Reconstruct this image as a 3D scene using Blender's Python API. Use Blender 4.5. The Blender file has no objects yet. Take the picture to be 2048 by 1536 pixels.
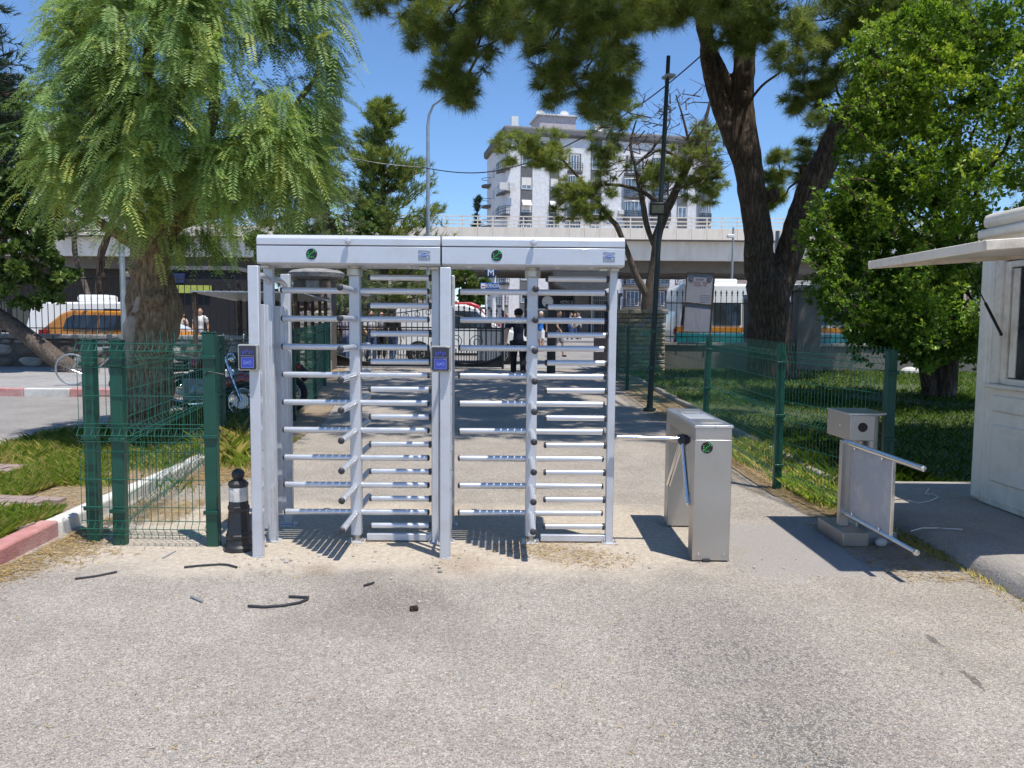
import bpy, bmesh, math, random
import numpy as np
from mathutils import Vector, Matrix
S = bpy.context.scene
C = S.collection
R = math.radians
PI = math.pi
random.seed(11)
rng = np.random.default_rng(11)

# ------------------------------------------------------------------ camera
F = 1540.0                        # focal length in pixels of a 2048 x 1536 frame
CAMZ = 1.6
PITCH = math.atan((768 - 651) / F)
ROLL = 0.008
fw = Vector((0, math.cos(PITCH), -math.sin(PITCH)))
r0 = Vector((1, 0, 0)); u0 = r0.cross(fw)
rt = r0 * math.cos(ROLL) + u0 * math.sin(ROLL)
up = -r0 * math.sin(ROLL) + u0 * math.cos(ROLL)
cam_d = bpy.data.cameras.new('camera')
cam = bpy.data.objects.new('camera', cam_d); C.objects.link(cam)
M = Matrix((rt, up, -fw)).transposed().to_4x4(); M.translation = (0, 0, CAMZ)
cam.matrix_world = M
cam_d.sensor_width = 36; cam_d.lens = F / 2048 * 36; cam_d.clip_start = .05; cam_d.clip_end = 3000
S.camera = cam

# ------------------------------------------------------------------ light
SUNV = Vector((0.25, -0.26, 1.0)).normalized()
w = bpy.data.worlds.new('World'); S.world = w; w.use_nodes = True
nt = w.node_tree
sky = nt.nodes.new('ShaderNodeTexSky'); sky.sky_type = 'NISHITA'; sky.sun_disc = False
sky.sun_elevation = math.asin(SUNV.z)
sky.sun_rotation = math.atan2(SUNV.x, SUNV.y)
sky.air_density = 1.0; sky.dust_density = 0.0; sky.ozone_density = 10.0; sky.altitude = 0
bg = nt.nodes['Background']; bg.inputs[1].default_value = 0.15
nt.links.new(sky.outputs[0], bg.inputs[0])
sd = bpy.data.lights.new('sun', 'SUN'); sd.energy = 4.3; sd.angle = R(0.55); sd.color = (1, .955, .88)
so = bpy.data.objects.new('sun', sd); C.objects.link(so)
so.rotation_euler = SUNV.to_track_quat('Z', 'Y').to_euler(); so.location = (10, -10, 40)
S.view_settings.view_transform = 'Standard'; S.view_settings.look = 'None'
S.view_settings.exposure = 0.24; S.view_settings.gamma = 1; S.view_settings.use_curve_mapping = False
S.render.engine = 'CYCLES'
S.cycles.use_denoising = True
S.cycles.max_bounces = 5; S.cycles.diffuse_bounces = 3; S.cycles.glossy_bounces = 2
S.cycles.use_adaptive_sampling = True; S.cycles.adaptive_threshold = .025
S.cycles.transmission_bounces = 2; S.cycles.transparent_max_bounces = 6
S.cycles.caustics_reflective = False; S.cycles.caustics_refractive = False

# ------------------------------------------------------------------ photo pixel -> place
def gh(y):                        # the road climbs gently away from the camera
    return 0.018 * (min(max(y, 8), 45) - 8)
def ray(u, v):
    return fw * F + rt * (u - 1024) + up * (768 - v)
def P(u, v, Y):                   # the point seen at pixel (u, v) at distance Y
    d = ray(u, v); return Vector((0, 0, CAMZ)) + d * (Y / d.y)
def G(u, v, dz=0.0):              # the point of the ground seen at pixel (u, v)
    d = ray(u, v); y = 8.0
    for _ in range(30):
        z = gh(y) + dz; t = (z - CAMZ) / d.z; y = d.y * t
    p = Vector((0, 0, CAMZ)) + d * t
    return p
def ux(u, Y):                     # x of a column of pixels at distance Y (near the horizon)
    return P(u, 650, Y).x

# ------------------------------------------------------------------ things
def tag(o, label=None, cat=None, group=None, kind=None):
    if label: o['label'] = label
    if cat: o['category'] = cat
    if group: o['group'] = group
    if kind: o['kind'] = kind
    return o
def thing(name, label, cat, loc=(0, 0, 0), rz=0, group=None):
    o = bpy.data.objects.new(name, None); C.objects.link(o)
    o.empty_display_size = .1
    o.location = loc; o.rotation_euler = (0, 0, rz)
    return tag(o, label, cat, group)
def link(name, me, parent=None, loc=None, rot=None):
    o = bpy.data.objects.new(name, me); C.objects.link(o)
    if parent is not None: o.parent = parent
    if loc is not None: o.location = loc
    if rot is not None: o.rotation_euler = rot
    return o
def copy_tree(o, parent=None):
    c = o.copy(); C.objects.link(c)
    c.parent = parent
    for ch in list(o.children): copy_tree(ch, c)
    return c

class MB:
    def __init__(s): s.v = []; s.f = []; s.m = []
    def add(s, vs, fs, mi=0):
        b = len(s.v); s.v += [tuple(p) for p in vs]
        for f in fs: s.f.append([i + b for i in f]); s.m.append(mi)
        return s
    def box(s, c, d, rz=0, mi=0, M=None):
        x, y, z = d[0] / 2, d[1] / 2, d[2] / 2
        vs = [Vector((a * x, b * y, e * z)) for e in (-1, 1) for b in (-1, 1) for a in (-1, 1)]
        m = M if M is not None else Matrix.Rotation(rz, 3, 'Z')
        c = Vector(c); vs = [m @ q + c for q in vs]
        return s.add(vs, [(0, 2, 3, 1), (4, 5, 7, 6), (0, 1, 5, 4), (2, 6, 7, 3), (0, 4, 6, 2), (1, 3, 7, 5)], mi)
    def bb(s, x0, x1, y0, y1, z0, z1, mi=0):
        return s.box(((x0 + x1) / 2, (y0 + y1) / 2, (z0 + z1) / 2), (abs(x1 - x0), abs(y1 - y0), abs(z1 - z0)), mi=mi)
    def bar(s, p0, p1, wx, wy, mi=0):           # square bar between two points
        p0 = Vector(p0); p1 = Vector(p1); d = p1 - p0
        q = d.to_track_quat('Z', 'X').to_matrix()
        return s.box((p0 + p1) / 2, (wx, wy, d.length), M=q, mi=mi)
    def tube(s, pts, r, n=8, mi=0, caps=True, flat=1.0):
        pts = [Vector(p) for p in pts]; k = len(pts)
        rs = [r] * k if not hasattr(r, '__len__') else list(r)
        t0 = (pts[1] - pts[0]).normalized()
        a = Vector((0, 0, 1)) if abs(t0.z) < .9 else Vector((1, 0, 0))
        nx = t0.cross(a).normalized()
        vs = []
        for i in range(k):
            t = (pts[min(i + 1, k - 1)] - pts[max(i - 1, 0)]).normalized()
            nx = (nx - t * nx.dot(t)).normalized(); ny = t.cross(nx)
            for j in range(n):
                an = 2 * PI * j / n
                vs.append(pts[i] + (nx * math.cos(an) + ny * math.sin(an) * flat) * rs[i])
        fs = [(i * n + j, i * n + (j + 1) % n, (i + 1) * n + (j + 1) % n, (i + 1) * n + j) for i in range(k - 1) for j in range(n)]
        if caps: fs += [tuple(range(n - 1, -1, -1)), tuple(range((k - 1) * n, k * n))]
        return s.add(vs, fs, mi)
    def cyl(s, p0, p1, r0_, r1_=None, n=12, mi=0):
        return s.tube([p0, p1], [r0_, r0_ if r1_ is None else r1_], n, mi)
    def lathe(s, prof, n=16, c=(0, 0, 0), M=None, mi=0):
        c = Vector(c); vs = []; k = len(prof)
        for (r, z) in prof:
            for j in range(n):
                q = Vector((r * math.cos(2 * PI * j / n), r * math.sin(2 * PI * j / n), z))
                vs.append((M @ q if M is not None else q) + c)
        fs = [(i * n + j, i * n + (j + 1) % n, (i + 1) * n + (j + 1) % n, (i + 1) * n + j) for i in range(k - 1) for j in range(n)]
        fs += [tuple(range(n - 1, -1, -1)), tuple(range((k - 1) * n, k * n))]
        return s.add(vs, fs, mi)
    def ball(s, c, r, n=12, k=8, sc=(1, 1, 1), M=None, mi=0):
        c = Vector(c); vs = [];
        for i in range(1, k):
            t = PI * i / k
            for j in range(n):
                a = 2 * PI * j / n
                q = Vector((math.sin(t) * math.cos(a) * sc[0], math.sin(t) * math.sin(a) * sc[1], math.cos(t) * sc[2])) * r
                vs.append((M @ q if M is not None else q) + c)
        fs = [(i * n + j, (i + 1) * n + j, (i + 1) * n + (j + 1) % n, i * n + (j + 1) % n) for i in range(k - 2) for j in range(n)]
        T = Vector((0, 0, r * sc[2])); B = -T
        if M is not None: T = M @ T; B = M @ B
        vs += [T + c, B + c]; a = len(vs) - 2; L = (k - 2) * n
        fs += [(j, (j + 1) % n, a) for j in range(n)] + [(L + (j + 1) % n, L + j, a + 1) for j in range(n)]
        return s.add(vs, fs, mi)
    def prism(s, poly, p, ax, ay, az, mi=0):    # 2-D outline extruded along az
        p = Vector(p); ax = Vector(ax); ay = Vector(ay); az = Vector(az); k = len(poly)
        vs = [p + ax * a + ay * b for a, b in poly] + [p + ax * a + ay * b + az for a, b in poly]
        if ax.cross(ay).dot(az) < 0:
            fs = [tuple(range(k)), tuple(range(2 * k - 1, k - 1, -1))] + [(i, i + k, (i + 1) % k + k, (i + 1) % k) for i in range(k)]
        else:
            fs = [tuple(range(k - 1, -1, -1)), tuple(range(k, 2 * k))] + [(i, (i + 1) % k, (i + 1) % k + k, i + k) for i in range(k)]
        return s.add(vs, fs, mi)
    def torus(s, c, Rr, r, n=24, k=8, M=None, mi=0):
        c = Vector(c); vs = []
        for i in range(n):
            a = 2 * PI * i / n
            for j in range(k):
                b = 2 * PI * j / k
                q = Vector(((Rr + r * math.cos(b)) * math.cos(a), (Rr + r * math.cos(b)) * math.sin(a), r * math.sin(b)))
                vs.append((M @ q if M is not None else q) + c)
        fs = [(i * k + j, ((i + 1) % n) * k + j, ((i + 1) % n) * k + (j + 1) % k, i * k + (j + 1) % k) for i in range(n) for j in range(k)]
        return s.add(vs, fs, mi)
    def mesh(s, name, mats, smooth=35):
        me = bpy.data.meshes.new(name); me.from_pydata(s.v, [], s.f)
        for m in (mats if isinstance(mats, (list, tuple)) else [mats]): me.materials.append(m)
        if any(s.m): me.polygons.foreach_set('material_index', s.m)
        if smooth:
            me.polygons.foreach_set('use_smooth', [True] * len(me.polygons))
            me.set_sharp_from_angle(angle=R(smooth))
        me.update()
        return me
    def build(s, name, mats, parent=None, smooth=35, bevel=0, loc=None, rot=None, segs=2):
        o = link(name, s.mesh(name, mats, smooth), parent, loc, rot)
        if bevel:
            b = o.modifiers.new('bevel', 'BEVEL'); b.width = bevel; b.segments = segs; b.limit_method = 'ANGLE'; b.angle_limit = R(40)
            b.harden_normals = False
        return o

def np_mesh(name, verts, k, mat, tint=None, parent=None, smooth=False):
    """verts: (N, k, 3) one k-gon each, tint: (N,) in 0..1"""
    N = len(verts)
    me = bpy.data.meshes.new(name)
    me.vertices.add(N * k); me.vertices.foreach_set('co', np.ascontiguousarray(verts, dtype=np.float32).ravel())
    me.loops.add(N * k); me.loops.foreach_set('vertex_index', np.arange(N * k, dtype=np.int32))
    me.polygons.add(N)
    me.polygons.foreach_set('loop_start', np.arange(0, N * k, k, dtype=np.int32))
    me.polygons.foreach_set('loop_total', np.full(N, k, dtype=np.int32))
    if tint is not None:
        a = me.attributes.new('tint', 'FLOAT', 'POINT')
        a.data.foreach_set('value', np.repeat(tint.astype(np.float32), k))
    me.materials.append(mat)
    me.update(calc_edges=True); me.validate()
    return link(name, me, parent)

def text_mesh(name, txt, size, mat, parent, loc, rot, align='CENTER', extrude=.002, sx=1.0):
    cu = bpy.data.curves.new('t', 'FONT'); cu.body = txt; cu.size = size; cu.align_x = align; cu.align_y = 'CENTER'
    cu.extrude = extrude; cu.resolution_u = 3
    t = bpy.data.objects.new('t', cu); C.objects.link(t)
    dg = bpy.context.evaluated_depsgraph_get()
    me = bpy.data.meshes.new_from_object(t.evaluated_get(dg)); me.name = name
    bpy.data.objects.remove(t); bpy.data.curves.remove(cu)
    me.materials.clear(); me.materials.append(mat)
    o = link(name, me, parent, loc, rot); o.scale = (sx, 1, 1)
    return o

# ------------------------------------------------------------------ materials
def nodes(name):
    m = bpy.data.materials.new(name); m.use_nodes = True
    return m, m.node_tree, m.node_tree.nodes['Principled BSDF']
def _n(t, typ, **kw):
    n = t.nodes.new(typ)
    for k, v in kw.items():
        if k.startswith('i_'):
            key = k[2:]; key = int(key) if key.isdigit() else key
            n.inputs[key].default_value = v
        else: setattr(n, k, v)
    return n
def mixc(t, fac, a, b, mode='MIX'):
    n = t.nodes.new('ShaderNodeMix'); n.data_type = 'RGBA'; n.blend_type = mode
    for i, x in ((0, fac), (6, a), (7, b)):
        if hasattr(x, 'is_linked') or hasattr(x, 'links'): t.links.new(x, n.inputs[i])
        else: n.inputs[i].default_value = x if i == 0 else (*x[:3], 1)
    return n.outputs[2]
def ramp(t, src, stops):
    n = t.nodes.new('ShaderNodeValToRGB'); t.links.new(src, n.inputs[0])
    e = n.color_ramp.elements
    while len(e) < len(stops): e.new(.5)
    for i, (p, c) in enumerate(stops):
        e[i].position = p; e[i].color = (c, c, c, 1) if not hasattr(c, '__len__') else (*c[:3], 1)
    return n.outputs[0]
def coord(t, scale=(1, 1, 1), kind='Object', loc=(0, 0, 0), rot=(0, 0, 0)):
    tc = t.nodes.new('ShaderNodeTexCoord'); mp = t.nodes.new('ShaderNodeMapping')
    mp.inputs['Scale'].default_value = scale; mp.inputs['Location'].default_value = loc; mp.inputs['Rotation'].default_value = rot
    t.links.new(tc.outputs[kind], mp.inputs[0]); return mp.outputs[0]
def noise(t, vec, scale, detail=4, rough=.55, dist=0):
    n = _n(t, 'ShaderNodeTexNoise'); n.inputs['Scale'].default_value = scale; n.inputs['Detail'].default_value = detail
    n.inputs['Roughness'].default_value = rough; n.inputs['Distortion'].default_value = dist
    t.links.new(vec, n.inputs['Vector']); return n.outputs[0]
def voro(t, vec, scale, feat='F1', out='Distance', rand=1):
    n = _n(t, 'ShaderNodeTexVoronoi'); n.feature = feat; n.inputs['Scale'].default_value = scale
    n.inputs['Randomness'].default_value = rand
    t.links.new(vec, n.inputs['Vector']); return n.outputs[out]
def bumpn(t, h, strength, dist, bsdf):
    b = t.nodes.new('ShaderNodeBump'); b.inputs['Strength'].default_value = strength; b.inputs['Distance'].default_value = dist
    t.links.new(h, b.inputs['Height']); t.links.new(b.outputs[0], bsdf.inputs['Normal'])
def mathn(t, op, a, b=None, clamp=False):
    n = t.nodes.new('ShaderNodeMath'); n.operation = op; n.use_clamp = clamp
    for i, x in enumerate((a, b)):
        if x is None: continue
        if hasattr(x, 'links'): t.links.new(x, n.inputs[i])
        else: n.inputs[i].default_value = x
    return n.outputs[0]
def pm(name, col, rough=.5, metal=0., var=.12, vs=3., bump=0., bs=40., spec=.5, coat=0., stretch=(1, 1, 1), dirt=None, ds=1.5, bd=.01):
    m, t, b = nodes(name)
    b.inputs['Roughness'].default_value = rough; b.inputs['Metallic'].default_value = metal
    b.inputs['Specular IOR Level'].default_value = spec; b.inputs['Coat Weight'].default_value = coat
    co = coord(t, stretch)
    n = noise(t, co, vs, 5)
    lo = [max(0, c * (1 - var)) for c in col]; hi = [min(1, c * (1 + var)) for c in col]
    out = ramp(t, n, [(.3, lo), (.7, hi)])
    if dirt:
        n2 = noise(t, co, ds, 6, .65)
        k = ramp(t, n2, [(.48, 0.), (.72, 1.)])
        out = mixc(t, k, out, dirt)
    t.links.new(out, b.inputs['Base Color'])
    rr = ramp(t, n, [(.3, max(0, rough - .08)), (.7, min(1, rough + .1))])
    t.links.new(rr, b.inputs['Roughness'])
    if bump: bumpn(t, noise(t, co, bs, 4), bump, bd, b)
    return m
def leafm(name, dark, light, rough=.45, trans=.35, yellow=None):
    m, t, b = nodes(name)
    at = t.nodes.new('ShaderNodeAttribute'); at.attribute_name = 'tint'
    st = [(0., dark), (.75, light)]
    if yellow: st.append((1., yellow))
    c = ramp(t, at.outputs['Fac'], st)
    t.links.new(c, b.inputs['Base Color']); b.inputs['Roughness'].default_value = rough
    b.inputs['Specular IOR Level'].default_value = .4
    tr = t.nodes.new('ShaderNodeBsdfTranslucent')
    hs = t.nodes.new('ShaderNodeHueSaturation'); hs.inputs['Value'].default_value = 1.25; hs.inputs['Saturation'].default_value = 1.1
    hs.inputs['Hue'].default_value = .49
    t.links.new(c, hs.inputs['Color']); t.links.new(hs.outputs[0], tr.inputs[0])
    mx = t.nodes.new('ShaderNodeMixShader'); mx.inputs[0].default_value = trans
    t.links.new(b.outputs[0], mx.inputs[1]); t.links.new(tr.outputs[0], mx.inputs[2])
    t.links.new(mx.outputs[0], t.nodes['Material Output'].inputs[0])
    return m
def emis(name, col, s):
    m, t, b = nodes(name)
    b.inputs['Base Color'].default_value = (*col, 1); b.inputs['Emission Color'].default_value = (*col, 1); b.inputs['Emission Strength'].default_value = s
    return m
def glassm(name, col=(.02, .025, .03), rough=.06):
    m, t, b = nodes(name)
    n = noise(t, coord(t), 1.3, 2)
    c = ramp(t, n, [(.35, col), (.7, [min(1, q * 2.2) for q in col])])
    t.links.new(c, b.inputs['Base Color']); b.inputs['Roughness'].default_value = rough; b.inputs['Specular IOR Level'].default_value = .8
    return m
# ------------------------------------------------------------------ named materials
def asphalt(name, base=(.42, .376, .326), band=True):
    m, t, b = nodes(name)
    co = coord(t)
    n30 = _n(t, 'ShaderNodeTexNoise'); n30.inputs['Scale'].default_value = 26; n30.inputs['Detail'].default_value = 2; t.links.new(co, n30.inputs['Vector'])
    sc_ = t.nodes.new('ShaderNodeVectorMath'); sc_.operation = 'SCALE'; sc_.inputs['Scale'].default_value = .014
    wob = t.nodes.new('ShaderNodeVectorMath'); wob.operation = 'ADD'
    t.links.new(n30.outputs['Color'], sc_.inputs[0]); t.links.new(co, wob.inputs[0]); t.links.new(sc_.outputs[0], wob.inputs[1])
    w_ = wob.outputs[0]
    cellA = voro(t, w_, 88, out='Color'); edgeA = voro(t, w_, 88, 'DISTANCE_TO_EDGE'); cellB = voro(t, w_, 200, out='Color')
    sepA = t.nodes.new('ShaderNodeSeparateColor'); t.links.new(cellA, sepA.inputs[0])
    sepB = t.nodes.new('ShaderNodeSeparateColor'); t.links.new(cellB, sepB.inputs[0])
    n1 = noise(t, co, 1.5, 7, .66)
    k = lambda f: [c * f for c in base]
    st = ramp(t, sepA.outputs[0], [(0, k(.80)), (.2, k(.92)), (.5, k(1.0)), (.8, k(1.07)), (1, k(1.25))])
    warm = mixc(t, ramp(t, sepA.outputs[1], [(.55, 0.), (1, .5)]), st, (base[0] * 1.1, base[1] * .97, base[2] * .82))
    c = mixc(t, .95, warm, ramp(t, sepB.outputs[0], [(0, .42), (.25, .88), (.6, 1.05), (1, 1.24)]), 'MULTIPLY')
    ca = ramp(t, edgeA, [(.0, .66), (.12, 1.)])
    sep = t.nodes.new('ShaderNodeSeparateXYZ'); t.links.new(co, sep.inputs[0])
    X, Y = sep.outputs[0], sep.outputs[1]
    wobn = mathn(t, 'SUBTRACT', n1, .5)
    def box_mask(x0, x1, y0, y1, soft=.15):
        out = None
        for s, e, q in ((X, x0, 1), (X, x1, -1), (Y, y0, 1), (Y, y1, -1)):
            d = mathn(t, 'ADD', mathn(t, 'MULTIPLY', mathn(t, 'SUBTRACT', s, e), q), mathn(t, 'MULTIPLY', wobn, .9))
            d = mathn(t, 'DIVIDE', d, soft, True)
            out = d if out is None else mathn(t, 'MULTIPLY', out, d)
        return out
    if band:
        coarse = mathn(t, 'MULTIPLY', box_mask(.45, 1.75, -3, 4.7, .6), ramp(t, n1, [(.38, .25), (.6, 1.)]))
        gap = mixc(t, coarse, ca, ramp(t, edgeA, [(.0, .42), (.16, 1.)]))
        c = mixc(t, 1., c, gap, 'MULTIPLY')
        dk = ramp(t, sepA.outputs[2], [(.74, 0.), (.80, .8)])
        c = mixc(t, mathn(t, 'MULTIPLY', dk, mathn(t, 'ADD', mathn(t, 'MULTIPLY', coarse, .65), .34)), c, (.13, .123, .115))
    else:
        c = mixc(t, 1., c, ca, 'MULTIPLY')
    c = mixc(t, 1., c, ramp(t, n1, [(.3, .84), (.68, 1.12)]), 'MULTIPLY')
    if band:
        c = mixc(t, coarse, c, mixc(t, 1., c, (.80, .82, .84), 'MULTIPLY'))
        vc = voro(t, coord(t, (.8, .55, 1)), .62, 'DISTANCE_TO_EDGE')
        crk = mathn(t, 'LESS_THAN', mathn(t, 'ADD', vc, mathn(t, 'MULTIPLY', wobn, .16)), .0045)
        crk = mathn(t, 'MULTIPLY', mathn(t, 'MULTIPLY', crk, mathn(t, 'GREATER_THAN', n1, .44)), box_mask(.9, 3.3, .5, 4.2, .3))
        c = mixc(t, mathn(t, 'MULTIPLY', crk, .75), c, (.12, .105, .09))
        fade = mathn(t, 'ADD', mathn(t, 'MULTIPLY', n30.outputs[0], .6), .45, True)
        dust = box_mask(-3.3, 1.5, 4.72, 6.9, .3)
        dcol = mixc(t, n30.outputs[0], (.40, .33, .25), (.74, .645, .52))
        dcol = mixc(t, .9, dcol, ramp(t, sepB.outputs[1], [(0, .7), (.3, 1.), (1, 1.06)]), 'MULTIPLY')
        c = mixc(t, mathn(t, 'MULTIPLY', mathn(t, 'MULTIPLY', dust, fade), .97, True), c, dcol)
        grey = box_mask(1.5, 3.1, 4.85, 6.2, .2)
        gcol = mixc(t, sepB.outputs[2], (.29, .265, .25), (.40, .37, .345))
        c = mixc(t, mathn(t, 'MULTIPLY', grey, .85), c, gcol)
        spots = ramp(t, mathn(t, 'ADD', mathn(t, 'MULTIPLY', n30.outputs[0], .5), mathn(t, 'MULTIPLY', sepB.outputs[2], .5)), [(.3, 0.), (.62, 1.)])
        for (sx, sy, r_, colr, am) in ((-.72, 4.28, .75, (.14, .122, .105), .5), (-.5, 4.45, .3, (.12, .10, .08), .4),
                                       (-.32, 5.02, .3, (.25, .16, .09), .5), (.35, 5.35, .35, (.24, .15, .085), .5), (-1.25, 4.95, .16, (.22, .15, .09), .6),
                                       (2.4, 2.9, .5, (.2, .19, .18), .4), (-3.0, 4.3, .4, (.24, .22, .21), .4), (-.55, 6.4, .5, (.3, .2, .12), .5)):
            dx = mathn(t, 'SUBTRACT', X, sx); dy = mathn(t, 'SUBTRACT', Y, sy)
            d = mathn(t, 'SQRT', mathn(t, 'ADD', mathn(t, 'MULTIPLY', dx, dx), mathn(t, 'MULTIPLY', dy, dy)))
            d = mathn(t, 'ADD', d, mathn(t, 'MULTIPLY', wobn, .4))
            mk = mathn(t, 'MULTIPLY', mathn(t, 'SUBTRACT', 1., mathn(t, 'DIVIDE', d, r_), True), spots)
            c = mixc(t, mathn(t, 'MULTIPLY', mk, am * 1.6, True), c, colr)
    t.links.new(c, b.inputs['Base Color'])
    b.inputs['Roughness'].default_value = .93; b.inputs['Specular IOR Level'].default_value = .25
    bumpn(t, mathn(t, 'ADD', mathn(t, 'MINIMUM', edgeA, .2), mathn(t, 'MULTIPLY', sepB.outputs[0], .06)), .4, .02, b)
    return m
def concrete(name, col, stain=(.2, .18, .15), bump=.4, streak=False):
    m, t, b = nodes(name)
    co = coord(t)
    n1 = noise(t, co, 2.2, 6, .65); n2 = noise(t, co, 60, 4, .7); n3 = noise(t, co, .8, 5, .6)
    c = ramp(t, n1, [(.3, [q * .82 for q in col]), (.7, [min(1, q * 1.12) for q in col])])
    c = mixc(t, .9, c, ramp(t, n2, [(.3, .66), (.65, 1.12)]), 'MULTIPLY')
    c = mixc(t, ramp(t, n3, [(.5, 0.), (.78, .65)]), c, stain)
    if streak:
        ns = noise(t, coord(t, (2.2, 2.2, .12)), 1.6, 5, .7)
        c = mixc(t, ramp(t, ns, [(.52, 0.), (.75, .6)]), c, stain)
    t.links.new(c, b.inputs['Base Color']); b.inputs['Roughness'].default_value = .9
    bumpn(t, n2, bump, .01, b)
    return m
def barkm(name, a, bcol, sc=7., deep=.9, stretch=.22, vw=.55):
    m, t, b = nodes(name)
    co = coord(t, (1, 1, stretch))
    wn_ = _n(t, 'ShaderNodeTexNoise'); wn_.inputs['Scale'].default_value = sc * .6; wn_.inputs['Detail'].default_value = 3; t.links.new(co, wn_.inputs['Vector'])
    sv = t.nodes.new('ShaderNodeVectorMath'); sv.operation = 'SCALE'; sv.inputs['Scale'].default_value = 1.1 / sc; t.links.new(wn_.outputs['Color'], sv.inputs[0])
    av = t.nodes.new('ShaderNodeVectorMath'); av.operation = 'ADD'; t.links.new(co, av.inputs[0]); t.links.new(sv.outputs[0], av.inputs[1])
    e = voro(t, av.outputs[0], sc, 'DISTANCE_TO_EDGE'); n = noise(t, av.outputs[0], sc * 3.2, 7, .72); n0 = noise(t, coord(t), 2.2, 5, .6)
    f = mathn(t, 'ADD', mathn(t, 'MULTIPLY', mathn(t, 'MINIMUM', e, .3), vw), mathn(t, 'MULTIPLY', n, 1.05 - vw * .3))
    c = ramp(t, f, [(.30, [q * .3 for q in a]), (.48, a), (.78, bcol)])
    c = mixc(t, 1., c, ramp(t, n0, [(.3, .7), (.7, 1.2)]), 'MULTIPLY')
    t.links.new(c, b.inputs['Base Color']); b.inputs['Roughness'].default_value = .95; b.inputs['Specular IOR Level'].default_value = .15
    bumpn(t, f, deep, .08, b)
    return m
def brushed(name, col, rough, st):
    m, t, b = nodes(name)
    b.inputs['Metallic'].default_value = 1
    n = noise(t, coord(t, st), 60, 3, .6); n0 = noise(t, coord(t), 3.5, 5, .6)
    c = ramp(t, n0, [(.3, [q * .88 for q in col]), (.7, col)])
    t.links.new(c, b.inputs['Base Color'])
    rr = mathn(t, 'ADD', ramp(t, n0, [(.3, rough), (.7, rough + .12)]), mathn(t, 'MULTIPLY', n, .08))
    t.links.new(rr, b.inputs['Roughness']); bumpn(t, n, .06, .004, b)
    return m

A = {}
A['asphalt'] = asphalt('asphalt_worn')
A['asphalt2'] = asphalt('asphalt_street', (.33, .31, .29), False)
A['earth'] = concrete('dry_earth', (.33, .25, .165), (.2, .14, .08))
A['soil_grass'] = concrete('lawn_soil', (.075, .10, .03), (.06, .05, .025))
A['concrete'] = concrete('concrete_slab', (.40, .365, .325), (.19, .165, .135), .7)
A['pale_concrete'] = concrete('pale_concrete', (.80, .69, .565), (.60, .51, .41), .15, True)
A['cream'] = pm('flyover_cream', (.84, .735, .61), .85, 0, .07, 1.5, .05, 20., dirt=(.64, .54, .43), ds=.9, stretch=(1, 1, .3))
A['grey_concrete'] = concrete('grey_concrete', (.40, .37, .325), (.28, .25, .22), .15, True)
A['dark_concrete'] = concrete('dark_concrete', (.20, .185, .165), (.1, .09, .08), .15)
A['paving'] = concrete('grey_paving', (.36, .345, .33), (.23, .21, .19), .3)
A['silver'] = pm('silver_paint', (.60, .62, .665), .36, .2, .04, 2., .02, 300., coat=.15, dirt=(.54, .54, .55), ds=7.)
A['alu'] = pm('satin_tube', (.66, .68, .72), .3, .55, .03, 4., .02, 200.)
A['collar'] = pm('dull_steel', (.50, .475, .43), .35, .8, .15, 9.)
A['rubber'] = pm('black_rubber', (.042, .042, .045), .5, 0, .2, 8.)
A['steel'] = brushed('stainless_steel', (.56, .53, .495), .36, (1, 1, .04))
A['steel_top'] = brushed('stainless_lid', (.74, .74, .75), .26, (.04, 1, 1))
A['tube'] = pm('polished_tube', (.75, .73, .70), .18, 1., .05, 6.)
A['panel'] = pm('frosted_panel', (.36, .385, .43), .3, 0, .05, 3., dirt=(.56, .55, .53), ds=5.)
A['green'] = pm('green_powder_coat', (.007, .072, .047), .38, 0, .2, 5., .05, 90.)
A['green_wire'] = pm('green_wire_coat', (.012, .105, .07), .4, 0, .15, 9.)
A['black'] = pm('black_paint', (.012, .012, .013), .45, 0, .3, 4.)
A['black_plastic'] = pm('black_plastic', (.02, .021, .025), .38, 0, .25, 4., .05, 60., dirt=(.05, .047, .043), ds=7)
A['white_band'] = pm('white_band', (.72, .70, .66), .5, 0, .1, 8., dirt=(.4, .38, .35), ds=12)
A['white_paint'] = pm('white_paint', (.76, .75, .73), .35, 0, .04, 3.)
A['car_white'] = pm('car_white', (.88, .88, .87), .22, 0, .02, 2., coat=.6)
A['car_orange'] = pm('car_orange', (.62, .235, .012), .25, 0, .03, 2., coat=.6)
A['kiosk'] = pm('kiosk_shell', (.92, .84, .715), .45, 0, .03, 1.2, .06, 14., dirt=(.74, .655, .53), ds=2.6)
A['kiosk_frame'] = pm('kiosk_frame', (.86, .775, .64), .5, 0, .05, 3., dirt=(.56, .47, .36), ds=5.)
A['lamp_green'] = pm('dark_green_post', (.012, .024, .02), .5, 0, .25, 5.)
A['galv'] = pm('galvanised', (.36, .39, .41), .45, .6, .12, 6.)
A['chrome'] = pm('chrome', (.7, .7, .7), .15, 1., .05, 4.)
A['tyre'] = pm('tyre', (.018, .018, .018), .8, 0, .2, 12.)
A['rim'] = pm('alloy_rim', (.5, .5, .5), .3, .8, .05, 6.)
A['glass'] = glassm('dark_glass')
A['glass_blue'] = glassm('window_glass', (.10, .145, .19), .08)
A['red_lens'] = pm('red_lens', (.45, .015, .012), .2, 0, .1, 6.)
A['kerb_red'] = pm('kerb_red', (.52, .235, .215), .8, 0, .18, 6., .5, 60., dirt=(.5, .36, .32), ds=3.)
A['kerb_white'] = pm('kerb_white', (.66, .64, .59), .8, 0, .12, 6., .5, 60., dirt=(.4, .37, .32), ds=3.)
A['paver'] = pm('red_grey_paver', (.36, .265, .235), .9, 0, .2, 5., .5, 70., dirt=(.27, .22, .18), ds=3.)
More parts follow.
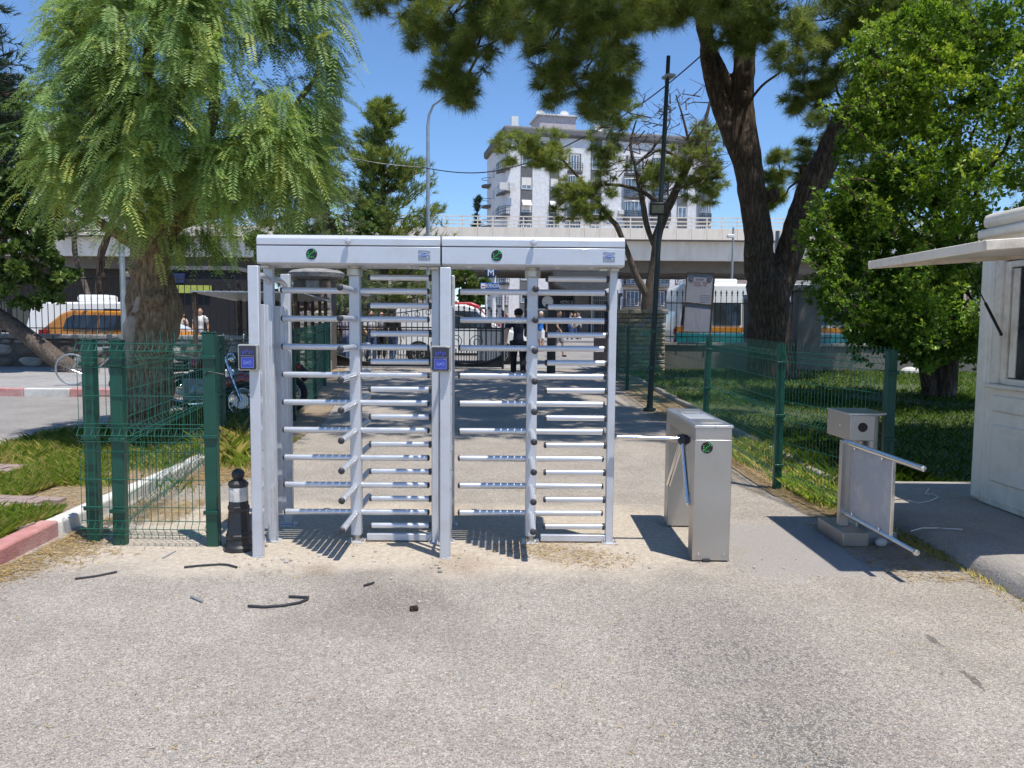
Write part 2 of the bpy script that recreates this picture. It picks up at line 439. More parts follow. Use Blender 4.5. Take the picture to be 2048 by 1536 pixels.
A['bark_pepper'] = barkm('bark_pepper', (.30, .21, .13), (.66, .52, .36), 9., 1., .28, .05)
A['bark_pine'] = barkm('bark_pine', (.10, .072, .053), (.27, .205, .155), 9., 1., .2, .5)
A['bark_grey'] = barkm('bark_grey', (.12, .095, .075), (.28, .23, .19), 9., .6, .2, .15)
A['deadwood'] = pm('dead_wood', (.36, .29, .235), .9, 0, .25, 8., .3, 60.)
A['stone_a'] = pm('ashlar_tan', (.60, .48, .31), .9, 0, .25, 9., .9, 28., dirt=(.25, .19, .13), ds=5., bd=.03)
A['stone_b'] = pm('ashlar_brown', (.42, .33, .23), .9, 0, .25, 9., .9, 28., dirt=(.16, .13, .1), ds=5., bd=.03)
A['stone_c'] = pm('ashlar_grey', (.46, .43, .38), .9, 0, .25, 9., .9, 28., dirt=(.2, .18, .16), ds=5., bd=.03)
A['rubble_a'] = pm('rubble_grey', (.27, .26, .255), .9, 0, .3, 6., .8, 20., bd=.03)
A['rubble_b'] = pm('rubble_brown', (.17, .14, .115), .9, 0, .3, 6., .8, 20., bd=.03)
A['mortar'] = concrete('mortar', (.145, .125, .105), (.09, .08, .07))
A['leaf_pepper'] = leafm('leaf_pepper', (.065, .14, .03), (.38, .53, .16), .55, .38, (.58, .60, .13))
A['needle'] = leafm('needle_pine', (.06, .10, .022), (.28, .35, .085), .48, .42, (.42, .43, .11))
A['needle_grey'] = leafm('needle_grey_green', (.06, .10, .045), (.22, .27, .12), .5, .2, (.3, .3, .13))
A['needle_dark'] = leafm('needle_dark', (.012, .03, .02), (.055, .09, .05), .5, .15)
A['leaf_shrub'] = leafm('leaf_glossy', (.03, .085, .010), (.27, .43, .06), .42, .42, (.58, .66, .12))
A['leaf_far'] = leafm('leaf_far', (.035, .08, .015), (.13, .20, .045), .5, .3, (.22, .27, .05))
A['grass'] = leafm('grass_blade', (.16, .27, .04), (.40, .54, .12), .55, .45, (.70, .62, .28))
A['lawn'] = leafm('lawn_blade', (.035, .08, .012), (.13, .235, .035), .5, .4, (.30, .30, .08))  # darker than the other grass, the lawn's shade put into the colour
A['straw'] = leafm('dry_straw', (.22, .135, .055), (.50, .36, .15), .8, .1, (.62, .52, .30))
A['black_led'] = pm('display_black', (.012, .014, .016), .25, 0, .1, 5.)
A['led'] = emis('green_led', (.02, .75, .10), .9)
A['led_off'] = pm('led_off', (.12, .035, .03), .4)
A['reader_blue'] = pm('reader_blue', (.045, .075, .42), .3, 0, .05, 9.)
A['reader_dark'] = pm('reader_dark', (.035, .038, .06), .2, 0, .1, 9.)
A['reader_line'] = pm('reader_line', (.30, .36, .75), .4)
A['reader_case'] = pm('reader_case', (.34, .33, .30), .25, 0, .06, 9.)
A['logo_blue'] = pm('logo_blue', (.02, .10, .42), .35)
A['plate'] = pm('grey_plate', (.30, .33, .38), .35, .4, .08, 20.)
A['sign_blue'] = pm('sign_blue', (.02, .10, .36), .4)
A['sign_sky'] = pm('sign_sky', (.10, .30, .75), .4)
A['sign_navy'] = pm('sign_navy', (.012, .025, .09), .4)
A['lettering'] = pm('white_lettering', (.8, .8, .8), .5)
A['skin'] = pm('skin', (.50, .29, .19), .55, 0, .06, 9.)
def cloth(n, c): A[n] = pm('cloth_' + n, c, .85, 0, .14, 9., .2, 60.)
for n_, c_ in dict(navy=(.012, .016, .035), blackc=(.01, .01, .012), blue=(.02, .20, .62), whitec=(.70, .69, .67), lilac=(.34, .31, .38), jeans=(.05, .09, .19),
                   beige=(.55, .42, .34), greyc=(.22, .22, .23), olive=(.35, .36, .12), sky=(.16, .27, .52), hair=(.018, .013, .01), hairw=(.62, .60, .57), hairr=(.22, .08, .03), shoe=(.03, .03, .03)).items(): cloth(n_, c_)

# ------------------------------------------------------------------ ground
def sheet(name, poly, dz, mat, parent=None, kind='structure', side=0.0, label=None):
    """a flat-lying sheet that follows the slope; side = depth of its edge (kerb, slab)"""
    bm = bmesh.new()
    f = bm.faces.new([bm.verts.new((x, y, 0)) for x, y in poly])
    for yy in (8., 45.):
        g = bm.verts[:] + bm.edges[:] + bm.faces[:]
        bmesh.ops.bisect_plane(bm, geom=g, plane_co=(0, yy, 0), plane_no=(0, 1, 0))
    if side:
        r_ = bmesh.ops.extrude_face_region(bm, geom=bm.faces[:])
        top = [v for v in r_['geom'] if isinstance(v, bmesh.types.BMVert)]
        for v in bm.verts: v.co.z = gh(v.co.y) + dz - side
        for v in top: v.co.z = gh(v.co.y) + dz
        bmesh.ops.recalc_face_normals(bm, faces=bm.faces[:])
    else:
        for v in bm.verts: v.co.z = gh(v.co.y) + dz
        bm.normal_update()
        for q in bm.faces:
            if q.normal.z < 0: q.normal_flip()
    me = bpy.data.meshes.new(name); bm.to_mesh(me); bm.free(); me.materials.append(mat)
    o = link(name, me, parent)
    if kind and parent is None: o['kind'] = kind
    if label: o['label'] = label
    return o
sheet('ground', [(-300, -30), (300, -30), (300, 700), (-300, 700)], -.012, A['earth'])
sheet('driveway', [(-9, -6), (9, -6), (9, 5.6), (3.3, 5.6), (3.1, 24.4), (-5.2, 24.4), (-3.45, 12), (-3.6, 4.6), (-9, 4.6)], 0, A['asphalt'])
sheet('side_road', [(-40, 7.9), (-6.6, 8.3), (-5.0, 12.8), (-5.0, 15.2), (-40, 15.2)], 0, A['asphalt2'])
sheet('street', [(-90, 24.9), (90, 24.9), (90, 44), (-90, 44)], -.004, A['asphalt2'])
sheet('far_pavement', [(-90, 44.004), (90, 44.004), (90, 75), (-90, 75)], .12, A['paving'], side=.3)
sheet('gate_apron', [(-7, 23.6), (5, 23.6), (5, 26.6), (-7, 26.6)], .008, A['paving'])
sheet('lawn', [(3.3, 7.45), (40, 7.45), (40, 23.4), (3.3, 23.4)], .03, A['soil_grass'], side=.1)
sheet('verge', [(2.5, 7.2), (3.32, 7.2), (3.32, 22), (2.5, 22)], .012, A['earth'], side=.05)
sheet('verge', [(2.72, 6.3), (3.2, 6.3), (3.2, 7.22), (2.6, 7.22)], .010, A['earth'], side=.05)
sheet('planter_bed', [(-3.45, 3.6), (-3.52, 13.0), (-5.0, 13.0), (-6.5, 8.3), (-12, 7.85), (-12, 3.6)], .085, A['earth'], side=.12)
sheet('fence_verge', [(-3.5, 7.6), (-2.75, 7.8), (-2.95, 12), (-4.3, 21), (-5.2, 21), (-3.7, 12)], .014, A['earth'], side=.03)
# raised concrete footway by the kiosk, with a broken outer edge
def footway():
    bm = bmesh.new(); n = 34; pts = []
    for i in range(n):
        y = 1.0 + (7.35 - 1.0) * i / (n - 1)
        x = 3.02 + .035 * (y - 4) + rng.normal(0, .012)
        pts.append((x, y))
    for i, (x, y) in enumerate(pts): pass
    V = []
    for x, y in pts:
        x2 = x + .035 + abs(rng.normal(0, .012))
        V.append([bm.verts.new((x - .02, y, -.02)), bm.verts.new((x + rng.normal(0, .008), y, .06)), bm.verts.new((x2, y, .118 + rng.normal(0, .004))), bm.verts.new((x2 + .18, y, .128)), bm.verts.new((9.5, y, .13))])
    for a, b in zip(V[:-1], V[1:]):
        for k in range(4): bm.faces.new((a[k], a[k + 1], b[k + 1], b[k]))
    bm.faces.new(V[-1] + [bm.verts.new((9.5, 7.35, -.02))])
    bmesh.ops.recalc_face_normals(bm, faces=bm.faces[:])
    me = bpy.data.meshes.new('footway'); bm.to_mesh(me); bm.free(); me.materials.append(A['concrete'])
    me.polygons.foreach_set('use_smooth', [True] * len(me.polygons)); me.set_sharp_from_angle(angle=R(50))
    if me.polygons[3].normal.z < 0: me.flip_normals()
    tag(link('footway', me), kind='structure')
footway()

# kerbs: every stone its own piece
def kerb(name, p0, p1, L, wdt, h, mats, label=None, gap=.012, dz=0.):
    root = bpy.data.objects.new(name, None); C.objects.link(root); root['kind'] = 'structure'
    p0 = Vector((*p0, 0)); p1 = Vector((*p1, 0)); d = p1 - p0; n = max(1, round(d.length / L)); a = math.atan2(d.y, d.x)
    for i in range(n):
        c = p0 + d * ((i + .5) / n)
        o = MB().box((0, 0, h / 2 - .06), (d.length / n - gap, wdt, h + .12)).build('kerb_stone', mats[i % len(mats)], root, bevel=.022, segs=3)
        o.location = (c.x, c.y, gh(c.y) + dz); o.rotation_euler = (rng.normal(0, .006), rng.normal(0, .006), a + rng.normal(0, .006))
    return root
kerb('planter_kerb', (-3.36, 3.9), (-3.46, 5.68), .86, .14, .12, [A['kerb_white'], A['kerb_red']])
kerb('planter_kerb', (-3.46, 5.7), (-3.5, 9.0), .85, .14, .11, [A['kerb_white']])
kerb('pavement_kerb', (-16, 15.2), (-6.0, 15.2), .95, .16, .16, [A['kerb_red'], A['kerb_white']])
kerb('verge_kerb', (3.24, 7.5), (3.2, 20), 1.2, .09, .10, [A['concrete']])
kerb('planter_kerb', (-12, 7.92), (-6.55, 8.36), .8, .12, .10, [A['paving']])
sheet('side_pavement', [(-40, 15.29), (-5.6, 15.29), (-5.6, 21.2), (-40, 21.2)], .13, A['paving'], side=.2)
# brick pavers showing through the planter bed
pav = bpy.data.objects.new('paver_path', None); C.objects.link(pav); pav['kind'] = 'structure'
pm_ = MB().box((0, 0, 0), (.235, .115, .06)).mesh('paver', A['paver'])
rows = [(4.75, 5.05, -3.56, -4.6), (5.5, 5.62, -3.6, -5.2), (6.15, 6.4, -3.9, -5.4), (7.05, 7.9, -4.4, -6.6)]
for y0, y1, xa, xb in rows:
    j = 0; y = y0
    while y <= y1:
        x = xa - (.12 if j % 2 else 0)
        while x > xb:
            o = link('paver', pm_, pav, (x + rng.normal(0, .004), y + .25 * (xa - x) * .3 + rng.normal(0, .004), .085 + rng.normal(.004, .004)), (rng.normal(0, .02), rng.normal(0, .02), -.08 + rng.normal(0, .02)))
            x -= .245
        y += .125; j += 1
# ------------------------------------------------------------------ full-height turnstiles
led_m = MB().ball((0, 0, 0), .0026, 6, 4).mesh('led_dot', A['led'])
LED_PTS = [(.022, .024), (.013, .016), (.004, .008), (-.005, 0), (-.013, -.008), (-.021, .012), (-.021, .002), (-.021, -.009), (-.021, -.019),
           (-.011, -.020), (0, -.020), (.010, -.020), (.025, .014), (.012, .026)]
def display(parent, loc, r, ledm=None, off=False):
    """round black display with a dotted arrow, facing -y"""
    d = MB().lathe([(0.0001, .004), (r * .96, .004), (r, .0), (r, -.004)], 28, M=Matrix.Rotation(R(90), 3, 'X')).build('display', A['black_led'], parent, loc=loc)
    mb = MB(); s = r / .036
    for x, z in LED_PTS: mb.ball((x * s, -.005, z * s), .0021 * s, 6, 4)
    o = mb.build('led_arrow', A['led_off'] if off else A['led'], d); o['kind'] = 'stuff'
    return d
def bolt(parent, x, y, z=.008):
    MB().cyl((0, 0, 0), (0, 0, .012), .012, n=6).cyl((0, 0, .012), (0, 0, .032), .006, n=8).build('bolt', A['chrome'], parent, loc=(x, y, z))
def turnstile(label, loc, rz):
    t = thing('turnstile', label, 'turnstile', loc, rz, 'full height turnstiles standing side by side')
    silver, alu = A['silver'], A['alu']
    # rotor
    MB().box((0, 0, 1.0), (.078, .078, 1.9)).build('rotor_column', silver, t, bevel=.009, segs=3)
    MB().lathe([(.052, 0), (.058, .006), (.058, .05), (.05, .054), (.05, .075)], 24, (0, 0, 1.945)).build('collar', A['collar'], t)
    MB().box((0, 0, .004), (.13, .13, .008)).build('base_plate', silver, t, bevel=.003)
    MB().cyl((0, 0, .008), (0, 0, .052), .03, n=16).build('pivot', A['collar'], t)
    arm = MB().tube([(.036, 0, 0), (.522, 0, 0)], .0218, 18).mesh('rotor_arm', alu)
    cap = MB().lathe([(.0225, 0), (.0228, .004), (.020, .010), (.013, .015), (.0005, .017)], 18, M=Matrix.Rotation(R(90), 3, 'Y')).mesh('end_cap', A['rubber'])
    for k in range(9):
        z = .218 + .2028 * k
        for q in range(4):
            a = link('rotor_arm', arm, t, (0, 0, z), (0, 0, q * PI / 2 + .004))
            link('end_cap', cap, a, (.522, 0, 0))
    # fixed comb on the right
    bar = MB().tube([(.11, 0, 0), (.548, 0, 0)], .0205, 18).mesh('comb_bar', alu)
    cap2 = MB().lathe([(.0225, 0), (.0225, .012), (.018, .018), (.0005, .02)], 16, M=Matrix.Rotation(R(-90), 3, 'Y')).mesh('end_cap', A['rubber'])
    col2 = MB().lathe([(.025, -.009), (.025, .006), (.022, .009)], 16, M=Matrix.Rotation(R(-90), 3, 'Y')).mesh('bar_socket', A['rubber'])
    for k in range(10):
        b = link('comb_bar', bar, t, (0, 0, .118 + .2022 * k))
        link('end_cap', cap2, b, (.112, 0, 0)); link('bar_socket', col2, b, (.541, 0, 0))
    MB().box((.582, 0, 1.012), (.056, .056, 2.02)).build('post', silver, t, bevel=.006)
    MB().box((.582, -.004, .004), (.11, .11, .008)).build('base_plate', silver, t, bevel=.002)
    MB().box((.315, 0, .035), (.478, .05, .05)).build('base_rail', silver, t, bevel=.005)
    for x, y in ((-.03, -.053), (.05, -.053), (.545, -.047), (.622, -.047)): bolt(t, x, y)
    # side cage on the left
    for (x, y, h, wd) in ((-.598, -.40, 1.985, .072), (-.62, 0, 2.02, .07), (-.628, .45, 1.985, .07)):
        MB().box((x, y, h / 2 + .004), (wd, .052, h - .008)).build('post', silver, t, bevel=.006)
        MB().box((x, y, .004), (wd + .006 if y < 0 else .12, .058 if y < 0 else .12, .008)).build('base_plate', silver, t, bevel=.002)
        if y >= 0:
            for s in (-.045, .045): bolt(t, x + s, y - .045)
    def arc(y0, y1, x0, x1):
        pts = [(x0, y0, 1.90), (x0, y0 + .25 * (y1 - y0), 1.925), (x0 + .5 * (x1 - x0), (y0 + y1) / 2, 1.93), (x1, y0 + .8 * (y1 - y0), 1.925), (x1, y1, 1.90)]
        MB().tube(pts, .0215, 12).build('guard_tube', alu, t)
    arc(-.372, -.028, -.60, -.615); arc(.028, .422, -.62, -.628)
    for y, x in ((-.30, -.60), (-.20, -.606), (-.10, -.613)):
        MB().box((x + .022, y, .95), (.034, .012, 1.56)).build('guard_strip', silver, t, bevel=.003)
    for y, x in ((.12, -.62), (.235, -.622), (.345, -.626)):
        MB().box((x + .022, y, .95), (.034, .012, 1.56)).build('guard_strip', silver, t, bevel=.003)
    for z in (1.435, .41):
        MB().box((-.598, -.2, z), (.018, .36, .03)).build('bracket', silver, t, bevel=.003)
        MB().box((-.612, .225, z), (.018, .40, .03)).build('bracket', silver, t, bevel=.003)
    # header
    x0, x1 = -.639, .632
    prof = [(-.212, 2.022), (-.212, 2.137), (-.204, 2.141), (.204, 2.141), (.212, 2.137), (.212, 2.022), (.195, 2.014), (-.195, 2.014)]
    hd = MB().prism(prof, (x0, 0, 0), (0, 1, 0), (0, 0, 1), (x1 - x0, 0, 0)).build('header', silver, t, bevel=.003)
    lid = MB().prism([(-.214, 2.145), (-.214, 2.190), (-.188, 2.216), (.188, 2.216), (.214, 2.190), (.214, 2.145)], (x0, 0, 0), (0, 1, 0), (0, 0, 1), (x1 - x0, 0, 0)).build('header_lid', silver, t, bevel=.004)
    MB().lathe([(.011, 0), (.011, .014), (.020, .016), (.023, .026), (.018, .040), (.0005, .045)], 18, (-.005, -.214, 2.172), M=Matrix.Rotation(R(90), 3, 'X')).build('lock_knob', A['silver'], lid)
    display(hd, (-.258, -.212, 2.083), .0385)
    pl = MB().box((.522, -.2135, 2.082), (.082, .003, .066)).build('logo_plate', A['plate'], hd, bevel=.003)
    el = MB(); n = 28
    el.prism([(.031 * math.cos(2 * PI * i / n), .0155 * math.sin(2 * PI * i / n)) for i in range(n)], (.522, -.215, 2.084), (1, 0, 0), (0, 0, 1), (0, -.0010, 0), 1)
    el.prism([(.029 * math.cos(2 * PI * i / n), .0135 * math.sin(2 * PI * i / n)) for i in range(n)], (.522, -.2161, 2.084), (1, 0, 0), (0, 0, 1), (0, -.0010, 0), 0)
    el.prism([(.018, -.014), (.026, -.012), (.026, -.022), (.022, -.018)], (.522, -.2151, 2.084), (1, 0, 0), (0, 0, 1), (0, -.0009, 0), 1)
    for s in (-.036, .036): el.ball((.522 + s, -.2155, 2.086), .0035, 8, 6, mi=1)
    el.build('emblem', [A['logo_blue'], A['lettering']], pl)
    text_mesh('lettering', 'OZAK', .0175, A['lettering'], pl, (.522, -.2172, 2.0835), (R(90), 0, 0), extrude=.0008, sx=1.05)
    for x in (-.45, .17, .41): MB().lathe([(.02, 0), (.02, -.006), (.012, -.009)], 14, (x, -.12, 2.0135)).build('downlight', A['white_paint'], hd)
    for x in (.50, .582, -.62): MB().box((x, -.08, 2.002), (.06, .03, .022)).build('fixing_bracket', A['collar'], hd, bevel=.003)
    # card reader on the front post
    cr = MB().box((-.625, -.452, 1.374), (.136, .045, .176)).build('card_reader', A['reader_case'], t, bevel=.01, segs=3)
    MB().box((-.625, -.476, 1.374), (.112, .006, .156)).build('window', A['reader_dark'], cr, bevel=.003)
    MB().box((-.625, -.480, 1.340), (.082, .004, .070)).build('screen', A['reader_blue'], cr, bevel=.002)
    ln = MB(); zc = 1.340
    for a, b in (((-.04, -.033), (.04, -.033)), ((-.04, .033), (.04, .033)), ((-.04, -.033), (-.04, .033)), ((.04, -.033), (.04, .033)), ((-.045, .046), (.045, .046))):
        ln.bar((-.625 + a[0], -.4828, zc + a[1]), (-.625 + b[0], -.4828, zc + b[1]), .0016, .001)
    for s in (-1, 1):
        for r_ in (.012, .02, .028):
            pts = [(-.625 + s * (r_ * math.cos(R(an)) - .002), -.4828, zc + r_ * .75 * math.sin(R(an))) for an in (-48, -24, 0, 24, 48)]
            ln.tube(pts, .0011, 5)
    ln.bar((-.625 - .006, -.4828, zc - .006), (-.625 + .006, -.4828, zc + .006), .006, .001)
    ln.build('wave_icon', A['reader_line'], cr)
    dk = MB()
    for i in range(5): dk.box((-.625 - .03 + .015 * i, -.4800, 1.412 + .006 * ((i * 7) % 3 - 1)), (.009, .002, .022 - .003 * (i % 3)))
    dk.build('icon', A['reader_blue'], cr)
    for sx in (-.058, .058):
        for sz in (-.078, .078): MB().lathe([(.006, 0), (.005, .003), (.0005, .004)], 10, (-.625 + sx, -.4745, 1.374 + sz), M=Matrix.Rotation(R(90), 3, 'X')).build('screw', A['chrome'], cr)
    for k in range(7): MB().ball((-.561, -.40, .35 + .13 * k), .006, 8, 5).build('rivet', A['chrome'], t)
    return t
T1 = turnstile('silver full height turnstile beside the black bollard', (P(712, 800, 5.6).x, 5.6, 0), .008)
T2 = copy_tree(T1); T2.location = (P(1063, 800, 5.61).x, 5.61, 0)
T2['label'] = 'silver full height turnstile next to the low tripod turnstile'

# ------------------------------------------------------------------ waist-high tripod turnstile
t = thing('tripod_turnstile', 'waist high stainless steel tripod turnstile with green arrow display', 'turnstile', (1.372, 5.68, 0), -.012)
st = A['steel']
lg = MB().box((0, -.458, .425), (.252, .135, .83)).build('front_leg', st, t, bevel=.004)
MB().box((0, .455, .425), (.252, .14, .83)).build('rear_leg', st, t, bevel=.004)
MB().box((0, 0, .878), (.246, 1.046, .09)).build('beam', st, t, bevel=.004)
ld = MB().box((0, 0, .931), (.262, 1.06, .018)).build('lid', A['steel_top'], t, bevel=.003)
for y, h in ((-.33, .16), (.33, .16)): MB().box((.01, y, .9415), (.15, h, .003)).build('reader_panel', A['steel'], ld, bevel=.001)
MB().box((.0, -.02, .9412), (.19, .34, .002)).build('protective_film', A['panel'], ld)
MB().box((0.0, .2, .9425), (.1, .06, .002)).build('sticker', A['plate'], ld)
MB().box((-.0, 0, .79), (.10, .30, .09)).build('hub_housing', A['rubber'], t, bevel=.01)
hubM = Vector((-.8, .12, -.6)).normalized().to_track_quat('Z', 'Y').to_matrix()
MB().lathe([(.042, 0), (.042, .055), (.034, .066), (.0005, .07)], 18, (-.105, -.16, .80), M=hubM).build('hub', A['rubber'], t)
MB().box((-.125, -.15, .79), (.05, .10, .06), rz=.3).build('hub_plate', A['rubber'], t, bevel=.008)
for e in ((-.60, -.16, .80), (-.135, -.40, .375), (-.17, .13, .40)):
    h0 = Vector((-.135, -.16, .79)); e = Vector(e)
    a = MB().tube([h0, e], .0185, 18).build('arm', A['tube'], t)
    d_ = (e - h0).normalized()
    MB().lathe([(.019, -.004), (.0195, .004), (.012, .012), (.0005, .014)], 16, e, M=d_.to_track_quat('Z', 'Y').to_matrix()).build('end_cap', A['chrome'], a)
display(t, (-.045, -.5262, .787), .040)
for x in (-.085, .085): MB().lathe([(.009, 0), (.007, .005), (.0005, .006)], 10, (x, -.526, .055), M=Matrix.Rotation(R(90), 3, 'X')).build('screw', A['chrome'], t)
MB().box((-.03, -.515, .012), (.05, .05, .02)).build('foot', A['rubber'], t)
MB().ball((.005, -.529, .93), .007, 8, 6).build('lock', A['chrome'], t)

# ------------------------------------------------------------------ swing gate for wheelchairs
t = thing('swing_gate', 'open stainless swing gate with frosted panel by the kiosk kerb', 'gate', (2.53, 5.78, 0), 0)
st = A['steel']
MB().box((0, 0, .052), (.19, .47, .10)).build('base', st, t, bevel=.004)
MB().box((.22, .04, .045), (.24, .40, .088)).build('base', A['galv'], t, bevel=.004)
MB().box((-.005, -.01, .43), (.072, .05, .655)).build('post', st, t, bevel=.004)
MB().cyl((.225, .10, .09), (.225, .10, .935), .058, n=28).build('column', st, t)
hd = MB().box((.09, .14, .855), (.185, .42, .19)).build('head', st, t, bevel=.004)
MB().prism([(-.10, -.072), (.0, -.072), (.11, -.072), (.2, -.02), (.2, .34), (-.10, .34)], (.09, .0, .952), (1, 0, 0), (0, 1, 0), (0, 0, .014)).build('lid', A['steel_top'], hd)
display(hd, (.092, -.0702, .862), .036, off=True)
MB().ball((-.004, .10, .86), .009, 8, 6).build('lock', A['chrome'], hd)
for z, y1 in ((.742, -1.09), (.205, -1.06)):
    tb = MB().tube([(.0, .0, z), (.0, -.04, z), (.005, y1, z)], .0205, 18).build('tube', A['tube'], t)
    MB().lathe([(.0205, 0), (.018, .008), (.0005, .011)], 16, (.005, y1, z), M=Matrix.Rotation(R(90), 3, 'X')).build('end_cap', A['chrome'], tb)
MB().box((.004, -.42, .474), (.014, .62, .50)).build('panel', A['panel'], t, bevel=.002)
MB().box((.004, -.737, .474), (.018, .012, .505)).build('panel_edge', A['tube'], t)
MB().box((.10, .06, .47), (.018, .16, .76)).build('back_plate', A['kiosk'], t, bevel=.002)
for y in (-.18, -.60):
    for z in (.716, .232): MB().cyl((-.014, y, z), (.02, y, z), .012, n=12).build('clamp', A['chrome'], t)

# ------------------------------------------------------------------ bollard
p = G(472, 1104)
t = thing('bollard', 'short black plastic bollard with a white band', 'bollard', (p.x, p.y + .07, 0), .2)
prof = [(.108, 0), (.112, .006), (.110, .03), (.092, .045), (.086, .085), (.092, .095), (.092, .112), (.084, .12), (.084, .132), (.080, .14), (.069, .285), (.075, .295), (.075, .312), (.068, .32), (.068, .335), (.064, .345), (.064, .455), (.069, .462), (.069, .478), (.05, .497), (.034, .502), (.032, .51)]
MB().lathe(prof, 10).build('body', A['black_plastic'], t, smooth=25)
MB().ball((0, 0, .538), .045, 16, 10, sc=(1, 1, .95)).build('knob', A['black_plastic'], t)
MB().lathe([(.0655, .352), (.0662, .355), (.0648, .448), (.064, .45)], 10).build('white_band', A['white_band'], t)

# ------------------------------------------------------------------ kiosk
KX, KY = 3.99, 6.62
t = thing('kiosk', 'white guard kiosk with its hinged service flap raised', 'kiosk', (KX, KY, .13))
def kb(name, x0, x1, y0, y1, z0, z1, m='kiosk', bv=.006, par=None): return MB().bb(x0 - KX, x1 - KX, y0 - KY, y1 - KY, z0 - .13, z1 - .13).build(name, A[m], par or t, bevel=bv)
kb('wall', KX + .02, 6.3, 6.54, 6.60, .14, 2.42)
kb('wall', 6.24, 6.3, 1.6, 6.538, .14, 2.42)
kb('wall', KX + .02, 6.238, 1.6, 1.66, .14, 2.42)
kb('wall', KX + .02, KX + .07, 1.662, 6.538, .14, 1.15)
kb('wall', KX + .02, KX + .07, 1.662, 6.538, 2.16, 2.42)
kb('wall', KX + .02, KX + .07, 6.40, 6.538, 1.152, 2.158)
kb('wall', KX + .02, KX + .07, 1.662, 3.0, 1.152, 2.158)
kb('corner_post', KX + .004, KX + .075, 6.50, 6.625, .15, 2.40, bv=.02)
kb('corner_post', KX + .010, KX + .06, 6.445, 6.475, .15, 2.3, bv=.006)
kb('floor', KX + .08, 6.23, 1.67, 6.53, .15, .22)
kb('roof', KX - .03, 6.35, 1.52, 6.66, 2.36, 2.44, bv=.02)
kb('roof', KX - .012, 6.33, 1.54, 6.64, 2.441, 2.57, bv=.05)
kb('skirt', KX + .012, KX + .05, 1.7, 6.5, .135, .19, 'kiosk_frame')
kb('sill', KX - .035, KX + .06, 2.95, 6.44, 1.115, 1.15, 'kiosk_frame', .01)
kb('lower_panel', KX + .000, KX + .03, 4.0, 6.36, .34, .82, bv=.022)
kb('lower_panel', KX + .000, KX + .03, 4.0, 6.38, .92, 1.06, bv=.022)
kb('jamb', KX + .006, KX + .05, 6.34, 6.425, 1.152, 2.2, 'kiosk_frame')
wf = kb('window_frame', KX + .03, KX + .06, 6.27, 6.338, 1.152, 2.15, 'kiosk_frame')
for y in (5.62, 5.15, 4.6): kb('mullion', KX + .032, KX + .06, y, y + .05, 1.2, 2.1, 'kiosk_frame', .004, wf)
kb('rail', KX + .03, KX + .06, 3.02, 6.268, 1.152, 1.20, 'kiosk_frame', .004, wf)
kb('rail', KX + .03, KX + .06, 3.02, 6.268, 2.10, 2.15, 'kiosk_frame', .004, wf)
kb('sash', KX + .04, KX + .07, 6.17, 6.25, 1.21, 2.09, 'kiosk_frame', .004, wf)
for y0, y1 in ((5.68, 6.16), (5.21, 5.61), (4.66, 5.14)): kb('pane', KX + .045, KX + .052, y0, y1, 1.21, 2.09, 'glass', 0, wf)
# flap hinged at the top of the window
fl = Vector((2.70, 0, 2.09)); hg = Vector((KX, 0, 2.185)); dv = hg - fl
ang = math.atan2(dv.z, dv.x)
Mf = Matrix.Rotation(-ang, 3, 'Y')
ctr = (fl + hg) / 2 + Vector((0, 5.17, 0)) - Vector((KX, KY, .13))
fp = MB().box(ctr, (dv.length, 1.46, .028), M=Mf).build('flap', A['kiosk'], t, bevel=.004)
for y in (-.715, .715): MB().box(ctr + Mf @ Vector((0, y, -.012)), (dv.length + .01, .035, .06), M=Mf).build('flap_rim', A['kiosk_frame'], fp, bevel=.005)
MB().box(ctr + Mf @ Vector((-dv.length / 2 + .012, 0, -.012)), (.03, 1.394, .06), M=Mf).build('flap_rim', A['kiosk_frame'], fp, bevel=.005)
MB().tube([ctr + Mf @ Vector(q) for q in ((-.25, .42, .014), (-.25, .42, .05), (-.20, .42, .06), (-.14, .42, .05), (-.12, .42, .014))], .009, 8).build('handle', A['kiosk'], fp)
s0 = Vector((KX, 6.30, 1.56)) - Vector((KX, KY, .13)); s1 = Vector((3.42, 5.885, 2.105)) - Vector((KX, KY, .13))
sm_ = s0.lerp(s1, .45)
MB().tube([s0, sm_], .011, 10).tube([sm_, s1], .005, 8).ball(s0, .014, 8, 6).build('gas_strut', A['black'], t)

# ------------------------------------------------------------------ bits lying about
def lying(name, label, cat, pts, r, mat, dz=.0, group=None):
    q = [G(u, v, dz) for u, v in pts]; c = q[0].copy()
    o = MB().tube([(a - c) + Vector((0, 0, r + .003)) for a in q], r, 8).build(name, mat); o.location = c
    return tag(o, label, cat, group)
lying('hose_piece', 'straight black hose piece lying near the red kerb end', 'hose', [(150, 1160), (190, 1155), (234, 1146)], .006, A['rubber'])
lying('hose_piece', 'long flattened black hose scrap lying before the bollard', 'hose', [(368, 1137), (395, 1134), (440, 1131), (456, 1132), (474, 1137)], .0065, A['rubber'])
lying('hose_piece', 'curved black hose piece lying in the open asphalt', 'hose', [(496, 1215), (530, 1217), (568, 1214), (600, 1208), (614, 1202), (617, 1198), (600, 1197), (578, 1196)], .0075, A['rubber'])
lying('hose_piece', 'very short black hose stub left of the oil stain', 'hose', [(728, 1174), (748, 1168)], .007, A['rubber'])
lying('wire_scrap', 'short grey wire scrap on asphalt left of the curved hose', 'wire', [(382, 1196), (405, 1206)], .006, A['galv'])
lying('wire_scrap', 'thin pale wire scrap at the foot of the green mesh gate', 'wire', [(325, 1118), (352, 1103)], .004, A['panel'])
